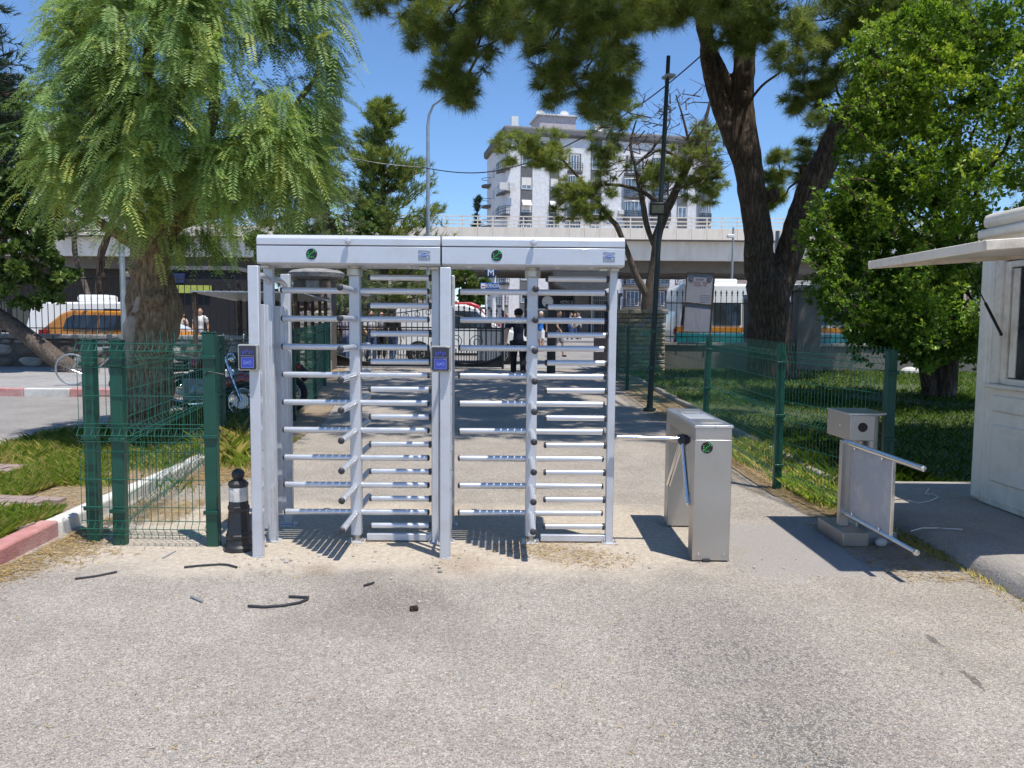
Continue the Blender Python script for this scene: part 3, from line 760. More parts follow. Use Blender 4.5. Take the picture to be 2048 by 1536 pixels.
def cable(label, pts, dz):
    q = [G(u, v, dz) for u, v in pts]
    o = MB().tube([a + Vector((0, 0, .008)) for a in q], .0045, 6).build('cable', A['white_paint']); return tag(o, label, 'cable')
cable('white cable looping on the footway behind the swing gate', [(1816, 1002), (1835, 1008), (1860, 1004), (1876, 996), (1864, 988), (1850, 990), (1858, 978)], .13)
cable('white cable lying across the footway edge below the swing gate', [(1822, 1064), (1845, 1058), (1875, 1058), (1925, 1061)], .13)
p = G(828, 1221); o = MB().box((0, 0, .012), (.045, .035, .024), rz=.3).build('brick_chip', A['bark_pine'], bevel=.005); o.location = p; tag(o, 'small dark brown chip lying on the oil stain', 'debris')
p = G(1762, 1093)
o = MB().ball((0, 0, .03), .045, 8, 6, sc=(1, .7, .7)).build('stone', A['kerb_white'], smooth=0); o.location = p; tag(o, 'pale broken stone lying under the swing gate panel', 'stone')
p = G(1820, 750); o = MB().ball((0, 0, .1), .28, 10, 7, sc=(1, .7, .5)).build('stone', A['kerb_white'], smooth=0); o.location = p; tag(o, 'pale round boulder on the lawn beside the green corner post', 'stone')
# pebbles and crumbs around the turnstile feet
mb = MB()
for i in range(80):
    x = rng.uniform(-1.9, 2.1); y = 5.25 + rng.normal(0, .28)
    r_ = abs(rng.normal(.003, .004)) + .003
    mb.ball((x, y, r_ * .4), r_, 6, 4, sc=(1, rng.uniform(.6, 1), .6))
for (cx, cy, n_) in ((-.45, 5.12, 14), (-1.72, 5.1, 9), (.75, 5.25, 10), (1.5, 5.05, 8)):
    for i in range(n_):
        r_ = abs(rng.normal(.005, .005)) + .003
        mb.ball((cx + rng.normal(0, .12), cy + rng.normal(0, .07), r_ * .4), r_, 6, 4, sc=(1, rng.uniform(.6, 1), .6))
tag(mb.build('gravel', A['stone_c'], smooth=0), 'loose crumbs of grit around the turnstile feet', 'gravel', kind='stuff')
# ------------------------------------------------------------------ green mesh fences
def wire_panel(L, H, parent, p0, ang, pitch=.05, z0=.06, lean=0., wr=.0026, folds=None):
    """one welded mesh panel with V folds, running along +x of its own frame"""
    folds = folds or [z0 + .08, H * .52, H - .14]
    def off(z):
        for f in folds:
            d = abs(z - f)
            if d < .05: return -.035 * (1 - d / .05)
        return 0.
    zs = sorted({z0, H} | {f + s for f in folds for s in (-.05, 0, .05)})
    mb = MB(); n = int(L / pitch)
    for i in range(n + 1):
        x = L * i / n
        mb.tube([(x, off(z), z) for z in zs], wr, 4)
    hz = [z0 + .02]
    z = z0 + .02
    hs = sorted({f + s for f in folds for s in (-.05, .05)} | {z0 + .20 * k + .03 for k in range(1, int((H - z0) / .2))})
    for z in hs:
        if z < H - .02 and all(abs(z - f) > .03 for f in folds): mb.tube([(0, off(z) - .005, z), (L, off(z) - .005, z)], wr * 1.15, 4)
    for f in folds: mb.tube([(0, -.04, f), (L, -.04, f)], wr * 1.15, 4)
    o = mb.build('wire_mesh', A['green_wire'], parent, smooth=0, loc=p0, rot=(0, 0, ang)); o['kind'] = 'stuff'
    return o
def fpost(parent, x, y, H, wd=.06, tilt=0., clips=True, round_=False):
    mb = MB()
    if round_: mb.cyl((0, 0, -.02), (0, 0, H), wd * .5, n=16)
    else: mb.box((0, 0, H / 2 - .01), (wd, wd * .75, H + .02))
    o = mb.build('post', A['green'], parent, bevel=0 if round_ else .005, loc=(x, y, gh(y)), rot=(0, tilt, 0))
    if clips:
        for z in (H - .17, H * .52, .25):
            MB().box((0, -wd * .40, z), (wd * 1.25, .03, .028)).build('clip', A['green'], o, bevel=.004)
    MB().box((0, 0, H + .004), (wd * 1.02, wd * .8, .008)).build('post_cap', A['green'], o)
    return o
def run_fence(label, pts, H, wd=.06, group=None, pitch=.05, tilts=None, skip=(), rnd=False):
    t = thing('mesh_fence', label, 'fence', (pts[0][0], pts[0][1], 0), group=group)
    bx, by = pts[0]
    for i, (x, y) in enumerate(pts):
        if i not in skip: fpost(t, x - bx, y - by, H, wd, (tilts or {}).get(i, 0), round_=rnd).location.z = gh(y)
    for (xa, ya), (xb, yb) in zip(pts[:-1], pts[1:]):
        d = math.hypot(xb - xa, yb - ya); a = math.atan2(yb - ya, xb - xa)
        o = wire_panel(d, H + .03, t, (xa - bx, ya - by - .03, gh(ya)), a, pitch if 5.8 < ya < 9 else (pitch * 2 if ya < 5.8 else pitch * 1.5))
        o.rotation_euler = (0, -math.asin((gh(yb) - gh(ya)) / d), a)
    return t
# right hand fence: kiosk end first, then away from the camera
R0 = (2.93, 5.95)
run_fence('green wire mesh fence along the right lawn edge', [R0, (2.62, 7.5), (2.60, 10.3), (2.56, 13.6), (2.58, 17.2), (2.6, 20.5)], 1.43, .075, tilts={2: .02}, skip=(3,))
# left: side fence going back behind the pepper tree planter
run_fence('green wire mesh fence running back beside the pepper tree', [(-2.86, 5.52), (-3.48, 9.2), (-3.42, 12.0), (-3.8, 14.8), (-4.3, 17.6), (-4.95, 20.8)], 1.42, .075, skip=(0,))
# left: frontal gate leaf with its three posts
t = thing('mesh_gate', 'green wire mesh gate panel with three posts beside the bollard', 'gate', (-2.5, 5.46, 0))
for x, y, h, rz in ((-3.05, 5.55, 1.47, 0), (-2.82, 5.47, 1.47, .02), (-2.14, 5.45, 1.53, 0)):
    o = fpost(t, x + 2.5, y - 5.46, h, .088); o.location.z = 0; o.rotation_euler = (0, rz * .5, rz)
wire_panel(.9, 1.54, t, (-3.08 + 2.5, -.02, 0), -.012, .05, .05)
MB().tube([(.30, -.03, 1.20), (.36, -.05, 1.26), (.46, -.02, 1.24), (.52, .1, 1.05), (.5, .1, .95)], .004, 6).build('cable_tie', A['black'], t)

# ------------------------------------------------------------------ stone gate pillar on the right (every stone a piece)
def ashlar(parent, x0, x1, y, z0, z1, rows, mats, nx=(1, 0), course=.17, depth=.12, lmin=.22, lmax=.5):
    z = z0; k = 0; meshes = {}
    h = (z1 - z0) / rows
    for r_ in range(rows):
        x = x0 - (rng.uniform(0, .2))
        while x < x1 - .02:
            L = rng.uniform(lmin, lmax); xa = max(x, x0); xb = min(x + L, x1)
            if x1 - xb < .12: xb = x1
            if xb - xa > .05:
                mb = MB(); w_, hh = xb - xa - .012, h - .012
                # pillow-faced block
                g = 4; vs = []; fs = []
                for j in range(g + 1):
                    for i in range(g + 1):
                        a, b = i / g, j / g
                        e = min(a, 1 - a, b, 1 - b)
                        vs.append(((a - .5) * w_, -(.0 if e == 0 else .03 + abs(rng.normal(0, .016))), (b - .5) * hh))
                for j in range(g):
                    for i in range(g): q = j * (g + 1) + i; fs.append((q, q + 1, q + g + 2, q + g + 1))
                mb.add(vs, fs)
                mb.bb(-w_ / 2, w_ / 2, .0005, depth, -hh / 2, hh / 2)
                c = (xa + xb) / 2
                loc = (c, y, z + h / 2) if nx == (1, 0) else (y, c, z + h / 2)
                mb.build('stone', mats[rng.integers(len(mats))], parent, smooth=0, loc=loc, rot=None if nx == (1, 0) else (0, 0, -PI / 2))
            x += L
            if xb >= x1: break
        z += h
st3 = [A['stone_a'], A['stone_a'], A['stone_b'], A['stone_c']]
py = 22.6; pb = gh(py)
xl, xr = ux(1236, py), ux(1332, py); zt = P(1280, 619, py).z
t = thing('stone_pillar', 'tan ashlar stone gate pier behind the dark green lamp post', 'pillar', (0, 0, 0))
MB().bb(xl + .05, xr - .05, py + .06, py + 1.2, pb - .1, zt - .02).build('core', A['mortar'], t)
ashlar(t, xl, xr, py, pb - .02, zt - .13, 13, st3)
ashlar(t, py, py + 1.25, xl, pb - .02, zt - .13, 13, st3, nx=(0, 1))
for i in range(4):
    a = xl - .06 + (xr - xl + .12) * i / 4; b = xl - .06 + (xr - xl + .12) * (i + 1) / 4
    MB().bb(a + .006, b - .006, py - .07, py + 1.3, zt - .125, zt).build('coping_stone', st3[i % 4], t, bevel=.02)
# low wall and iron railing carrying on to the right, behind the lawn
def railing(t, xa, xb, y, z0, z1, step=.16, rails=(.12, .85), spear=True, r_=.011):
    bar_ = MB().cyl((0, 0, 0), (0, 0, z1 - z0), r_, n=6)
    if spear:
        bar_.lathe([(.012, 0), (.024, .03), (.012, .06), (.03, .10), (.001, .2)], 6, (0, 0, z1 - z0))
    me = bar_.mesh('bar', A['black'])
    n = int((xb - xa) / step)
    for i in range(n + 1): link('bar', me, t, (xa + (xb - xa) * i / n, y, z0))
    for f in rails:
        z = z0 + (z1 - z0) * f
        MB().bb(xa, xb, y - .015, y + .015, z - .014, z + .014).build('rail', A['black'], t)
wy = 23.0; zb = gh(wy)
wz = P(1500, 692, wy).z
t = thing('boundary_wall', 'low grey wall with spiked iron railing behind the big pine', 'wall', (0, 0, 0))
MB().bb(xr + .01, 20, wy, wy + .4, zb - .1, wz).build('wall', A['dark_concrete'], t, bevel=.01)  # dark stone, with the shade on the wall put into the colour
for i in range(14):
    a = xr + .02 + 1.0 * i; MB().bb(a, a + .985, wy - .05, wy + .45, wz + .001, wz + .09).build('coping', A['concrete'], t, bevel=.012)
zr = P(1420, 592, wy).z
railing(t, xr + .1, ux(1588, wy), wy + .2, wz + .09, zr)
railing(t, ux(1645, wy), 17.5, wy + .2, wz + .09, zr)
t = thing('stone_pillar', 'dark weathered gate pier half hidden by the forked pine trunk', 'pillar', (0, 0, 0))
pa, pb_ = ux(1592, wy), ux(1640, wy)
MB().bb(pa, pb_, wy - .12, wy + .55, zb - .1, P(1610, 582, wy).z).build('shaft', A['dark_concrete'], t, bevel=.02)
MB().bb(pa - .1, pb_ + .1, wy - .22, wy + .65, P(1610, 581.5, wy).z, P(1610, 570, wy).z).build('cap', A['concrete'], t, bevel=.03)

# ------------------------------------------------------------------ left rubble wall with railing
wy2 = 21.2; zb2 = gh(wy2)
wt2 = P(80, 668, wy2).z; xa2, xb2 = -17.0, ux(560, wy2)
t = thing('rubble_wall', 'dark rubble stone wall with stone coping and iron railing at left', 'wall', (0, 0, 0))
MB().bb(xa2, xb2, wy2, wy2 + .45, zb2 - .2, wt2 - .13).build('wall', A['mortar'], t)
for i in range(12):
    a = xa2 + (xb2 - xa2) * i / 12; b = xa2 + (xb2 - xa2) * (i + 1) / 12
    MB().bb(a + .008, b - .008, wy2 - .1, wy2 + .55, wt2 - .128, wt2).build('coping_stone', A['rubble_a'], t, bevel=.03)
z = zb2 + .13
row = 0
while z < wt2 - .2:
    h = rng.uniform(.24, .34); h = min(h, wt2 - .14 - z); x = xa2 - rng.uniform(0, .4)
    while x < xb2:
        L = rng.uniform(.32, .75)
        if x > -15.5:
            mb = MB().ball((0, 0, 0), .5, 9, 6, sc=(L * .98, .18, h * 1.02)); mb.v = [(max(-L * .46, min(L * .46, a)) + rng.normal(0, .012), b + rng.normal(0, .012), max(-h * .46, min(h * .46, c)) + rng.normal(0, .01)) for a, b, c in mb.v]
            mb.build('stone', [A['rubble_a'], A['rubble_b'], A['rubble_b'], A['stone_c']][rng.integers(4)], t, smooth=60, loc=(x + L / 2, wy2 + .01, z + h / 2), rot=(0, rng.normal(0, .05), 0))
        x += L + .03
    z += h + .02
railing(t, -16.5, xb2 - .1, wy2 + .22, wt2, P(150, 548, wy2).z, .17, (.1, .93), False)
t = thing('stone_pillar', 'grey stone railing pier behind the pepper tree trunk', 'pillar', (0, 0, 0))
a_, b_ = ux(254, wy2), ux(292, wy2)
ashlar(t, a_, b_, wy2 - .03, wt2 + .004, P(270, 556, wy2).z, 8, [A['stone_c'], A['rubble_a']], lmin=.3, lmax=.6, depth=.4)
MB().bb(a_ - .06, b_ + .06, wy2 - .12, wy2 + .5, P(270, 555.5, wy2).z, P(270, 544, wy2).z).build('cap', A['rubble_a'], t, bevel=.03)

# ------------------------------------------------------------------ iron gate across the drive
gy = 23.4; gz = gh(gy)
def gate_leaf(name, label, u0_, u1_, y, zt, hinge='l', n=22, ang=0., dip=.35):
    xa, xb = ux(u0_, y), ux(u1_, y); L = xb - xa
    t = thing('iron_gate', label, 'gate', (xa, y, gz), ang)
    s0 = 0 if hinge == 'l' else 1
    def top(f): return zt + .28 * (f if hinge == 'l' else 1 - f) ** 2
    def low(f): return .14 + dip * .8 * (2 * f - 1) ** 2
    for i in range(n + 1):
        f = i / n
        mb = MB().cyl((0, 0, low(f)), (0, 0, top(f)), .014, n=6).lathe([(.014, 0), (.032, .05), (.014, .08), (.034, .12), (.001, .24)], 6, (0, 0, top(f)))
        mb.build('bar', A['black'], t, loc=(L * f, 0, 0))
        if i < n:
            f2 = (i + .5) / n
            mb = MB().cyl((0, 0, low(f2)), (0, 0, low(f2) + .28), .010, n=6).lathe([(.01, 0), (.026, .04), (.01, .06), (.026, .09), (.001, .17)], 6, (0, 0, low(f2) + .28))
            mb.build('short_bar', A['black'], t, loc=(L * f2, 0, 0))
    pts = [(L * i / 16, -.02) for i in range(17)]
    poly = [(0, .05)] + [(L, .05)] + [(L * (16 - i) / 16, low((16 - i) / 16)) for i in range(17)]
    MB().prism(poly, (0, .012, 0), (1, 0, 0), (0, 0, 1), (0, .03, 0)).build('black_sheet', A['black'], t)  # black sheet standing in for the shaded road behind the leaf
    for z in (1.16, 1.24): MB().bb(0, L, -.02, .02, z - .02, z + .02).build('rail', A['black'], t)
    MB().tube([(L * i / 14, 0, top(i / 14) - .16) for i in range(15)], .018, 6).build('top_rail', A['black'], t)
    MB().tube([(L * i / 14, 0, low(i / 14) + .005) for i in range(15)], .02, 6).build('bottom_rail', A['black'], t)
    for x in (-.03, L + .03): MB().bb(x - .035, x + .035, -.035, .035, 0, zt + .15).build('stile', A['black'], t)
    for i in range(0, n, 2):
        f = (i + 1) / n
        MB().torus((L * f, -.01, top(f) - .27), .075, .011, 16, 6, M=Matrix.Rotation(R(90), 3, 'X')).build('ring', A['black'], t)
    for f in (.3, .62):
        pts = []
        for k in range(26):
            a = k * .42; r_ = .05 + .0075 * k; pts.append((L * f + r_ * math.cos(a), -.02, .82 + r_ * math.sin(a)))
        MB().tube(pts, .012, 5).build('scroll', A['black'], t)
    return t
gate_leaf('a', 'closed black wrought iron gate leaf with ring frieze left of the walkway', 668, 868, gy, 1.72, 'l', 18)
gate_leaf('b', 'black wrought iron gate leaf before the white van hood', 874, 1004, gy, 1.62, 'r', 12)
# open leaf at the right with dark cloth on it
t = thing('iron_gate', 'black iron gate leaf swung open beside the stone pier', 'gate', (ux(1222, 22.3), 22.3, gh(22.3)), R(97))
for i in range(15):
    MB().cyl((0, 0, .12), (0, 0, 1.9), .013, n=6).lathe([(.014, 0), (.032, .05), (.014, .08), (.001, .2)], 6, (0, 0, 1.9)).build('bar', A['black'], t, loc=(.14 * i, 0, 0))
for z in (.12, .6, 1.15, 1.8): MB().bb(0, 2.0, -.02, .02, z - .025, z + .025).build('rail', A['black'], t)
MB().bb(0, 2.0, .02, .04, .1, 1.12).build('black_sheet', A['black'], t)
t = thing('gate_post', 'black square gate post standing right of the walkway opening', 'post', (ux(1103, 22.0), 22.0, gh(22)))
MB().box((0, 0, .95), (.24, .24, 1.9)).build('shaft', A['black'], t, bevel=.01); MB().box((0, 0, 1.93), (.30, .30, .06)).build('cap', A['black'], t, bevel=.01)
t = thing('barrier', 'grey slatted cabinet behind the iron gate leaf', 'cabinet', (ux(983, 24.3), 24.3, gh(24.3)))
MB().bb(-.46, .46, .03, .3, .15, 1.22).build('back', A['black'], t)
for i in range(6): MB().bb(-.45 + .152 * i, -.45 + .152 * i + .125, 0, .028, .2, 1.18).build('slat', A['plate'], t)
# left pier of the gate: round-capped stone pier
t = thing('stone_pillar', 'round capped grey stone gate pier left of the iron gate', 'pillar', (ux(634, 22.8), 22.8, gh(22.8)))
q = P(634, 562, 22.8).z - gh(22.8); hw = (ux(672, 22.8) - ux(600, 22.8)) / 2
MB().bb(-hw + .06, hw - .06, -hw + .06, hw - .06, -.1, q - .02).build('core', A['mortar'], t)
ashlar(t, -hw, hw, -hw, 0, q, 9, [A['stone_c'], A['rubble_a'], A['rubble_b']], lmin=.3, lmax=.6)
MB().lathe([(hw * 1.1, 0), (hw * 1.5, .10), (hw * 1.55, .22), (hw * 1.3, .30), (.3, .36), (.01, .37)], 26, (0, 0, q)).build('cap', A['rubble_a'], t)
# beige coursed wall behind the gate, across the street
t = thing('stone_wall', 'sunlit beige stone wall across the street behind the gate', 'wall', (0, 0, 0))
wy3 = 43.0; a_, b_ = ux(560, wy3), ux(828, wy3); z0_, z1_ = gh(wy3), P(700, 592, wy3).z
MB().bb(a_, b_, wy3 + .05, wy3 + .5, z0_ - .1, z1_).build('core', A['mortar'], t)
ashlar(t, a_, b_, wy3, z0_, z1_, 11, [A['stone_a'], A['stone_c'], A['stone_a']], lmin=.3, lmax=.8)
# lean-to shelter seen through the first turnstile
t = thing('shelter', 'lean-to shelter with white corrugated roof left of the gate', 'shelter', (ux(500, 20), 20, gh(20)))
za = P(450, 548, 20).z - gh(20); zb_ = P(610, 575, 17).z - gh(20)
for i in range(14):
    x = -.9 + i * .19; MB().prism([(0, 0), (.19, 0), (.14, .035), (.05, .035)], (x, -1.6, za - .55 + .02), (1, 0, 0), (0, .0, 1), (0, 3.2, -.12)).build('roof_sheet', A['galv'], t)
for x in (-.8, 1.6):
    for y in (-1.5, 1.5): MB().bb(x - .04, x + .04, y - .04, y + .04, -.05, za - .5 + (.4 if y > 0 else 0)).build('post', A['bark_pine'], t)
for i in range(12): MB().bb(-.8 + i * .2, -.8 + i * .2 + .08, 1.48, 1.52, .2, za - .3).build('slat', A['bark_pine'], t)

# ------------------------------------------------------------------ lamp post with floodlight, poles, signs
p = G(1312, 832); ly = 13.6
t = thing('lamp_post', 'tall dark green lamp post carrying a black floodlight', 'lamp post', (p.x, ly, gh(ly)))
zt = P(1337, 112, ly).z - gh(ly); xo = P(1337, 112, ly).x - p.x
MB().tube([(0, 0, 0), (xo * .05, 0, .3), (xo * .45, 0, zt * .45), (xo, 0, zt)], [.06, .05, .045, .034], 14).build('pole', A['lamp_green'], t)
MB().tube([(0, 0, 0), (0, 0, .06)], .11, 14).build('base', A['lamp_green'], t)
f = P(1313, 420, ly) - Vector((p.x, ly, gh(ly)))
fl = MB().box((0, 0, 0), (.30, .16, .22)).build('floodlight', A['black'], t, bevel=.02, loc=(f.x, f.y - .16, f.z), rot=(R(14), 0, R(-8)))
MB().box((-.01, -.083, 0), (.20, .006, .13)).build('lens', pm('lamp_lens', (.16, .17, .12), .25, 0, .2, 6.), fl)
for i in range(5): MB().box((-.13 + .065 * i, .02, .125), (.012, .15, .03)).build('fin', A['black'], fl)
MB().tube([(f.x - .12, f.y - .14, f.z), (f.x, f.y, f.z + .02)], .015, 6).build('bracket', A['black'], t)
MB().box((xo, -.05, zt - .36), (.16, .22, .05), rz=.3).build('camera_box', A['galv'], t, bevel=.01)
for z in (1.42, .78): MB().lathe([(.07, -.03), (.07, .03)], 12, (xo * z / zt, 0, z)).build('clamp', A['green'], t)

def pole(name, label, u_, v0_, v1_, Y, r_, m, cat='pole', base=None):
    x0_ = P(u_, 650, Y).x
    zt_ = P(u_, v0_, Y).z - gh(Y)
    t_ = thing(name, label, cat, (x0_, Y, gh(Y)))
    MB().tube([(0, 0, 0), (0, 0, zt_ * .5), (0, 0, zt_)], [r_, r_ * .93, r_ * .8], 12).build('pole', A[m], t_)
    MB().box((0, 0, .02), (r_ * 5, r_ * 5, .04)).build('base_plate', A[m], t_)
    return t_, zt_
t, z = pole('sign_pole', 'plain galvanised steel pole left of the pepper tree trunk', 248, 380, 700, 20.2, .075, 'galv')
t.location.z += .13
t, z = pole('street_lamp', 'tall pale street lamp rising beside the dark conifer', 856, 250, 600, 36, .10, 'galv', 'street lamp')
MB().tube([(0, 0, z - .05), (.05, 0, z + .45), (.25, -.1, z + .85), (.7, -.3, z + 1.1)], [.075, .065, .05, .045], 10).build('arm', A['galv'], t)
MB().box((1.0, -.42, z + 1.12), (.7, .22, .1), rz=-.4).build('lamp_head', A['galv'], t, bevel=.03)
MB().box((.0, -.12, 4.0), (.35, .03, .5)).build('sign_plate', A['sign_blue'], t)
MB().box((.36, -.12, 4.1), (.25, .03, .4)).build('sign_plate', pm('yellow_sign', (.7, .42, .02), .5), t)
t, z = pole('camera_pole', 'slim grey camera pole beyond the banner and minibus', 1461, 455, 600, 31, .05, 'galv')
MB().box((-.12, -.1, z - .35), (.3, .14, .14)).build('camera', A['white_paint'], t, bevel=.03)
MB().tube([(0, 0, z * .5), (0, 0, z * .5 + .1)], .08, 10).build('joint', A['galv'], t)
t, z = pole('equipment_pole', 'grey square pole with meter box in the pine fork', 1549, 462, 700, 22.3, .075, 'galv')
MB().box((.22, -.06, z - .42), (.26, .18, .36)).build('meter_box', A['plate'], t, bevel=.02)
MB().box((.22, -.16, z - .38), (.12, .01, .10)).build('label', A['white_band'], t)
# metro signs
my = 38.0
t, z = pole('station_sign', 'blue BORNOVA station sign under a metro emblem on white pole', 987, 530, 600, my, .13, 'white_paint', 'sign')
def sp(u_, v_): q = P(u_, v_, my); return q.x - t.location.x, q.z - t.location.z
x0_, z0_ = sp(961, 579); x1_, z1_ = sp(999, 566)
b = MB().bb(x0_, x1_, -.22, -.16, z0_, z1_).build('name_board', A['sign_blue'], t, bevel=.01)
text_mesh('lettering', 'BORNOVA', .27, A['lettering'], b, (x0_ + .26 + (x1_ - x0_ - .26) / 2, -.225, (z0_ + z1_) / 2), (R(90), 0, 0), extrude=.003, sx=.52)
MB().bb(x0_ + .03, x0_ + .24, -.225, -.222, z0_ + .04, z1_ - .04).build('logo_panel', A['lettering'], b)
MB().bb(x0_ + .06, x0_ + .21, -.228, -.2255, z0_ + .10, z0_ + .16).build('logo_mark', A['red_lens'], b)
xa, za = sp(968, 555); xb, zb_ = sp(996, 536)
cx = (xa + xb) / 2; w_ = xb - xa
e = MB().prism([(-w_ / 2, (zb_ - za)), (w_ / 2, zb_ - za), (w_ * .32, 0), (-w_ * .32, 0)], (cx, -.24, za), (1, 0, 0), (0, 0, 1), (0, .06, 0)).build('emblem', A['sign_navy'], t)
MB().prism([(-w_ * .3, zb_ - za - .01), (w_ * .3, zb_ - za - .01), (0, .12)], (cx, -.246, za), (1, 0, 0), (0, 0, 1), (0, .005, 0)).build('emblem_field', A['sign_sky'], e)
text_mesh('letter', 'M', .42, A['lettering'], e, (cx, -.252, za + .2), (R(90), 0, 0), extrude=.002, sx=1.1)
for u_ in (972, 1006, 1018):
    tt, zz = pole('sign_pole', {972: 'white roadside post left of the station sign pole', 1006: 'white roadside post right of the station sign pole', 1018: 'slim white roadside post beside the walking man'}[u_], u_, 585, 600, my + .6, .07, 'white_paint')
# overhead cable
pts = []
A0, B0, C0, D0 = P(560, 268, 34), P(845, 335, 36), P(1180, 268, 30), P(1480, 40, 21)
for i in range(25):
    f = i / 24; q = A0.lerp(B0, f); q.z -= .9 * math.sin(PI * f) * .35; pts.append(q)
for i in range(1, 25):
    f = i / 24; q = B0.lerp(C0, f); q.z -= math.sin(PI * f) * .75; pts.append(q)
for i in range(1, 25):
    f = i / 24; q = C0.lerp(D0, f); q.z -= math.sin(PI * f) * .3; pts.append(q)
tag(MB().tube(pts, .022, 6).build('overhead_cable', A['black']), 'black overhead cable sagging across the sky between the trees', 'cable')
# leaning banner on the railing
by = 22.85
c0, c1 = P(1366, 662, by), P(1421, 664, by); d0, d1 = P(1373, 545, by), P(1430, 547, by)
t = thing('banner', 'leaning grey banner in a thin frame on the railing', 'banner', tuple((c0 + c1) / 2))
o_ = (c0 + c1) / 2
ex = (c1 - c0).normalized(); ez = ((d0 + d1) / 2 - o_); H_ = ez.length; ez = ez.normalized(); W_ = (c1 - c0).length
def bp(a, b, y=0.): return ex * a + ez * b + Vector((0, y, 0))
MB().prism([(-W_ / 2, 0), (W_ / 2, 0), (W_ / 2, H_), (-W_ / 2, H_)], (0, 0, 0), ex, ez, (0, .012, 0)).build('sheet', pm('banner_cloth', (.30, .31, .37), .55, 0, .1, 2., .3, 5.), t)
for a, b in (((-W_ / 2, -.05), (-W_ / 2, H_)), ((W_ / 2, -.12), (W_ / 2, H_)), ((-W_ / 2, H_), (W_ / 2, H_)), ((-W_ / 2, H_ * .49), (W_ / 2, H_ * .46))):
    MB().bar(bp(*a, -.015), bp(*b, -.015), .03, .03).build('frame', A['bark_pine'], t)
ink = pm('banner_ink', (.16, .165, .25), .6); ink2 = pm('banner_ink_pale', (.40, .41, .47), .6); inkr = pm('banner_ink_red', (.30, .19, .21), .6)
tilt = math.atan2(ez.x, ez.z)
for s in (-1, 1):
    mb = MB(); cc = bp(s * W_ * .33, H_ * .91, -.006)
    mb.torus(cc, .065, .012, 20, 6, M=Matrix.Rotation(R(90), 3, 'X')); mb.torus(cc, .03, .012, 14, 6, M=Matrix.Rotation(R(90), 3, 'X')); mb.build('emblem', ink, t)
for k, (zf, wf_, m_) in enumerate(((.895, .36, ink), (.845, .56, inkr), (.80, .44, inkr))):
    mb = MB(); n_ = int(wf_ * 16)
    for i in range(n_):
        if i % 5 == 4: continue
        mb.box(bp((-.5 + (i + .5) / n_) * W_ * wf_ + .02, H_ * zf, -.004), (W_ * wf_ / n_ * .7, .003, .055 - .012 * (i % 2)), M=Matrix.Rotation(tilt, 3, 'Y'))
    mb.build('text_line', m_, t)
mb = MB()
for i in range(6): mb.box(bp(W_ * .22, H_ * (.63 - .03 * i), -.004), (W_ * .36, .003, .012), M=Matrix.Rotation(tilt, 3, 'Y'))
mb.bar(bp(-.12, .05, -.004), bp(.06, .36, -.004), .012, .003); mb.bar(bp(.1, .05, -.004), bp(-.06, .36, -.004), .012, .003)
mb.bar(bp(-.06, .36, -.004), bp(-.06, .85, -.004), .012, .003); mb.bar(bp(.06, .36, -.004), bp(.06, .85, -.004), .012, .003)
mb.build('print', ink2, t)
# ------------------------------------------------------------------ vegetation
def unit(a): return a / np.maximum(np.linalg.norm(a, axis=-1, keepdims=True), 1e-9)
def rdir(n): return unit(rng.normal(size=(n, 3)))
def needles(cent, axis, n, L, wd, spread=.75, droop=.15, tt=None):
    N = len(cent)
    b = np.repeat(cent, n, 0); a = np.repeat(axis, n, 0)
    d = unit(a + rng.normal(size=(N * n, 3)) * spread)
    ln = L * rng.uniform(.65, 1.15, (N * n, 1))
    base = b - a * rng.uniform(-.1, .55, (N * n, 1)) * L
    tip = base + d * ln; tip[:, 2] -= droop * ln[:, 0]
    wv = unit(np.cross(d, rdir(N * n))) * wd
    tint = (rng.uniform(.1, .8, N) if tt is None else tt)
    tint = np.clip(np.repeat(tint, n) + rng.normal(0, .12, N * n), 0, 1)
    return np.stack([base - wv, base + wv, tip], 1), tint
def clump(c, rad, sub, tufts):
    """tuft positions and directions in an uneven clump built of small blobs"""
    c = np.array(c); rad = np.array(rad); cs, ax, tn = [], [], []
    for _ in range(sub):
        d = rdir(1)[0] * rng.uniform(.25, 1.) ** .5
        sc = c + d * rad * 1.0; rr = rad * rng.uniform(.18, .36); rr = np.maximum(rr, rad.mean() * .2)
        q = rdir(tufts); q[:, 2] = np.where(q[:, 2] < -.3, -q[:, 2] * .5, q[:, 2])
        pos = sc + q * rr * rng.uniform(.5, 1., (tufts, 1))
        cs.append(pos); ax.append(unit(q * .9 + d * .4 + np.array([0, 0, .25]) + rng.normal(0, .2, (tufts, 3))))
        t0 = rng.uniform(.25, .7); tn.append(np.clip(t0 + rng.normal(0, .15, tufts), 0, 1))
    return np.concatenate(cs), np.concatenate(ax), np.concatenate(tn)
def px_clump(u, v, Y, ru, rv, dep): c = P(u, v, Y); s = Y / F; return (c.x, c.y, c.z), (ru * s, dep, rv * s)
def displaced(mb, amp, f):
    ph = rng.uniform(0, 6, 6)
    out = []
    for x, y, z in mb.v:
        k = amp * (math.sin(f * x + ph[0] + 1.7 * f * z * .4) + math.sin(f * 1.3 * y + ph[1] - f * z * .7) + .7 * math.sin(2.3 * f * (x - y) + f * 1.1 * z + ph[2]))
        l = amp * .6 * math.sin(3.1 * f * z + ph[3] + 3 * f * x)
        out.append((x + k, y + k * .7 - l, z + l * .5))
    mb.v = out; return mb
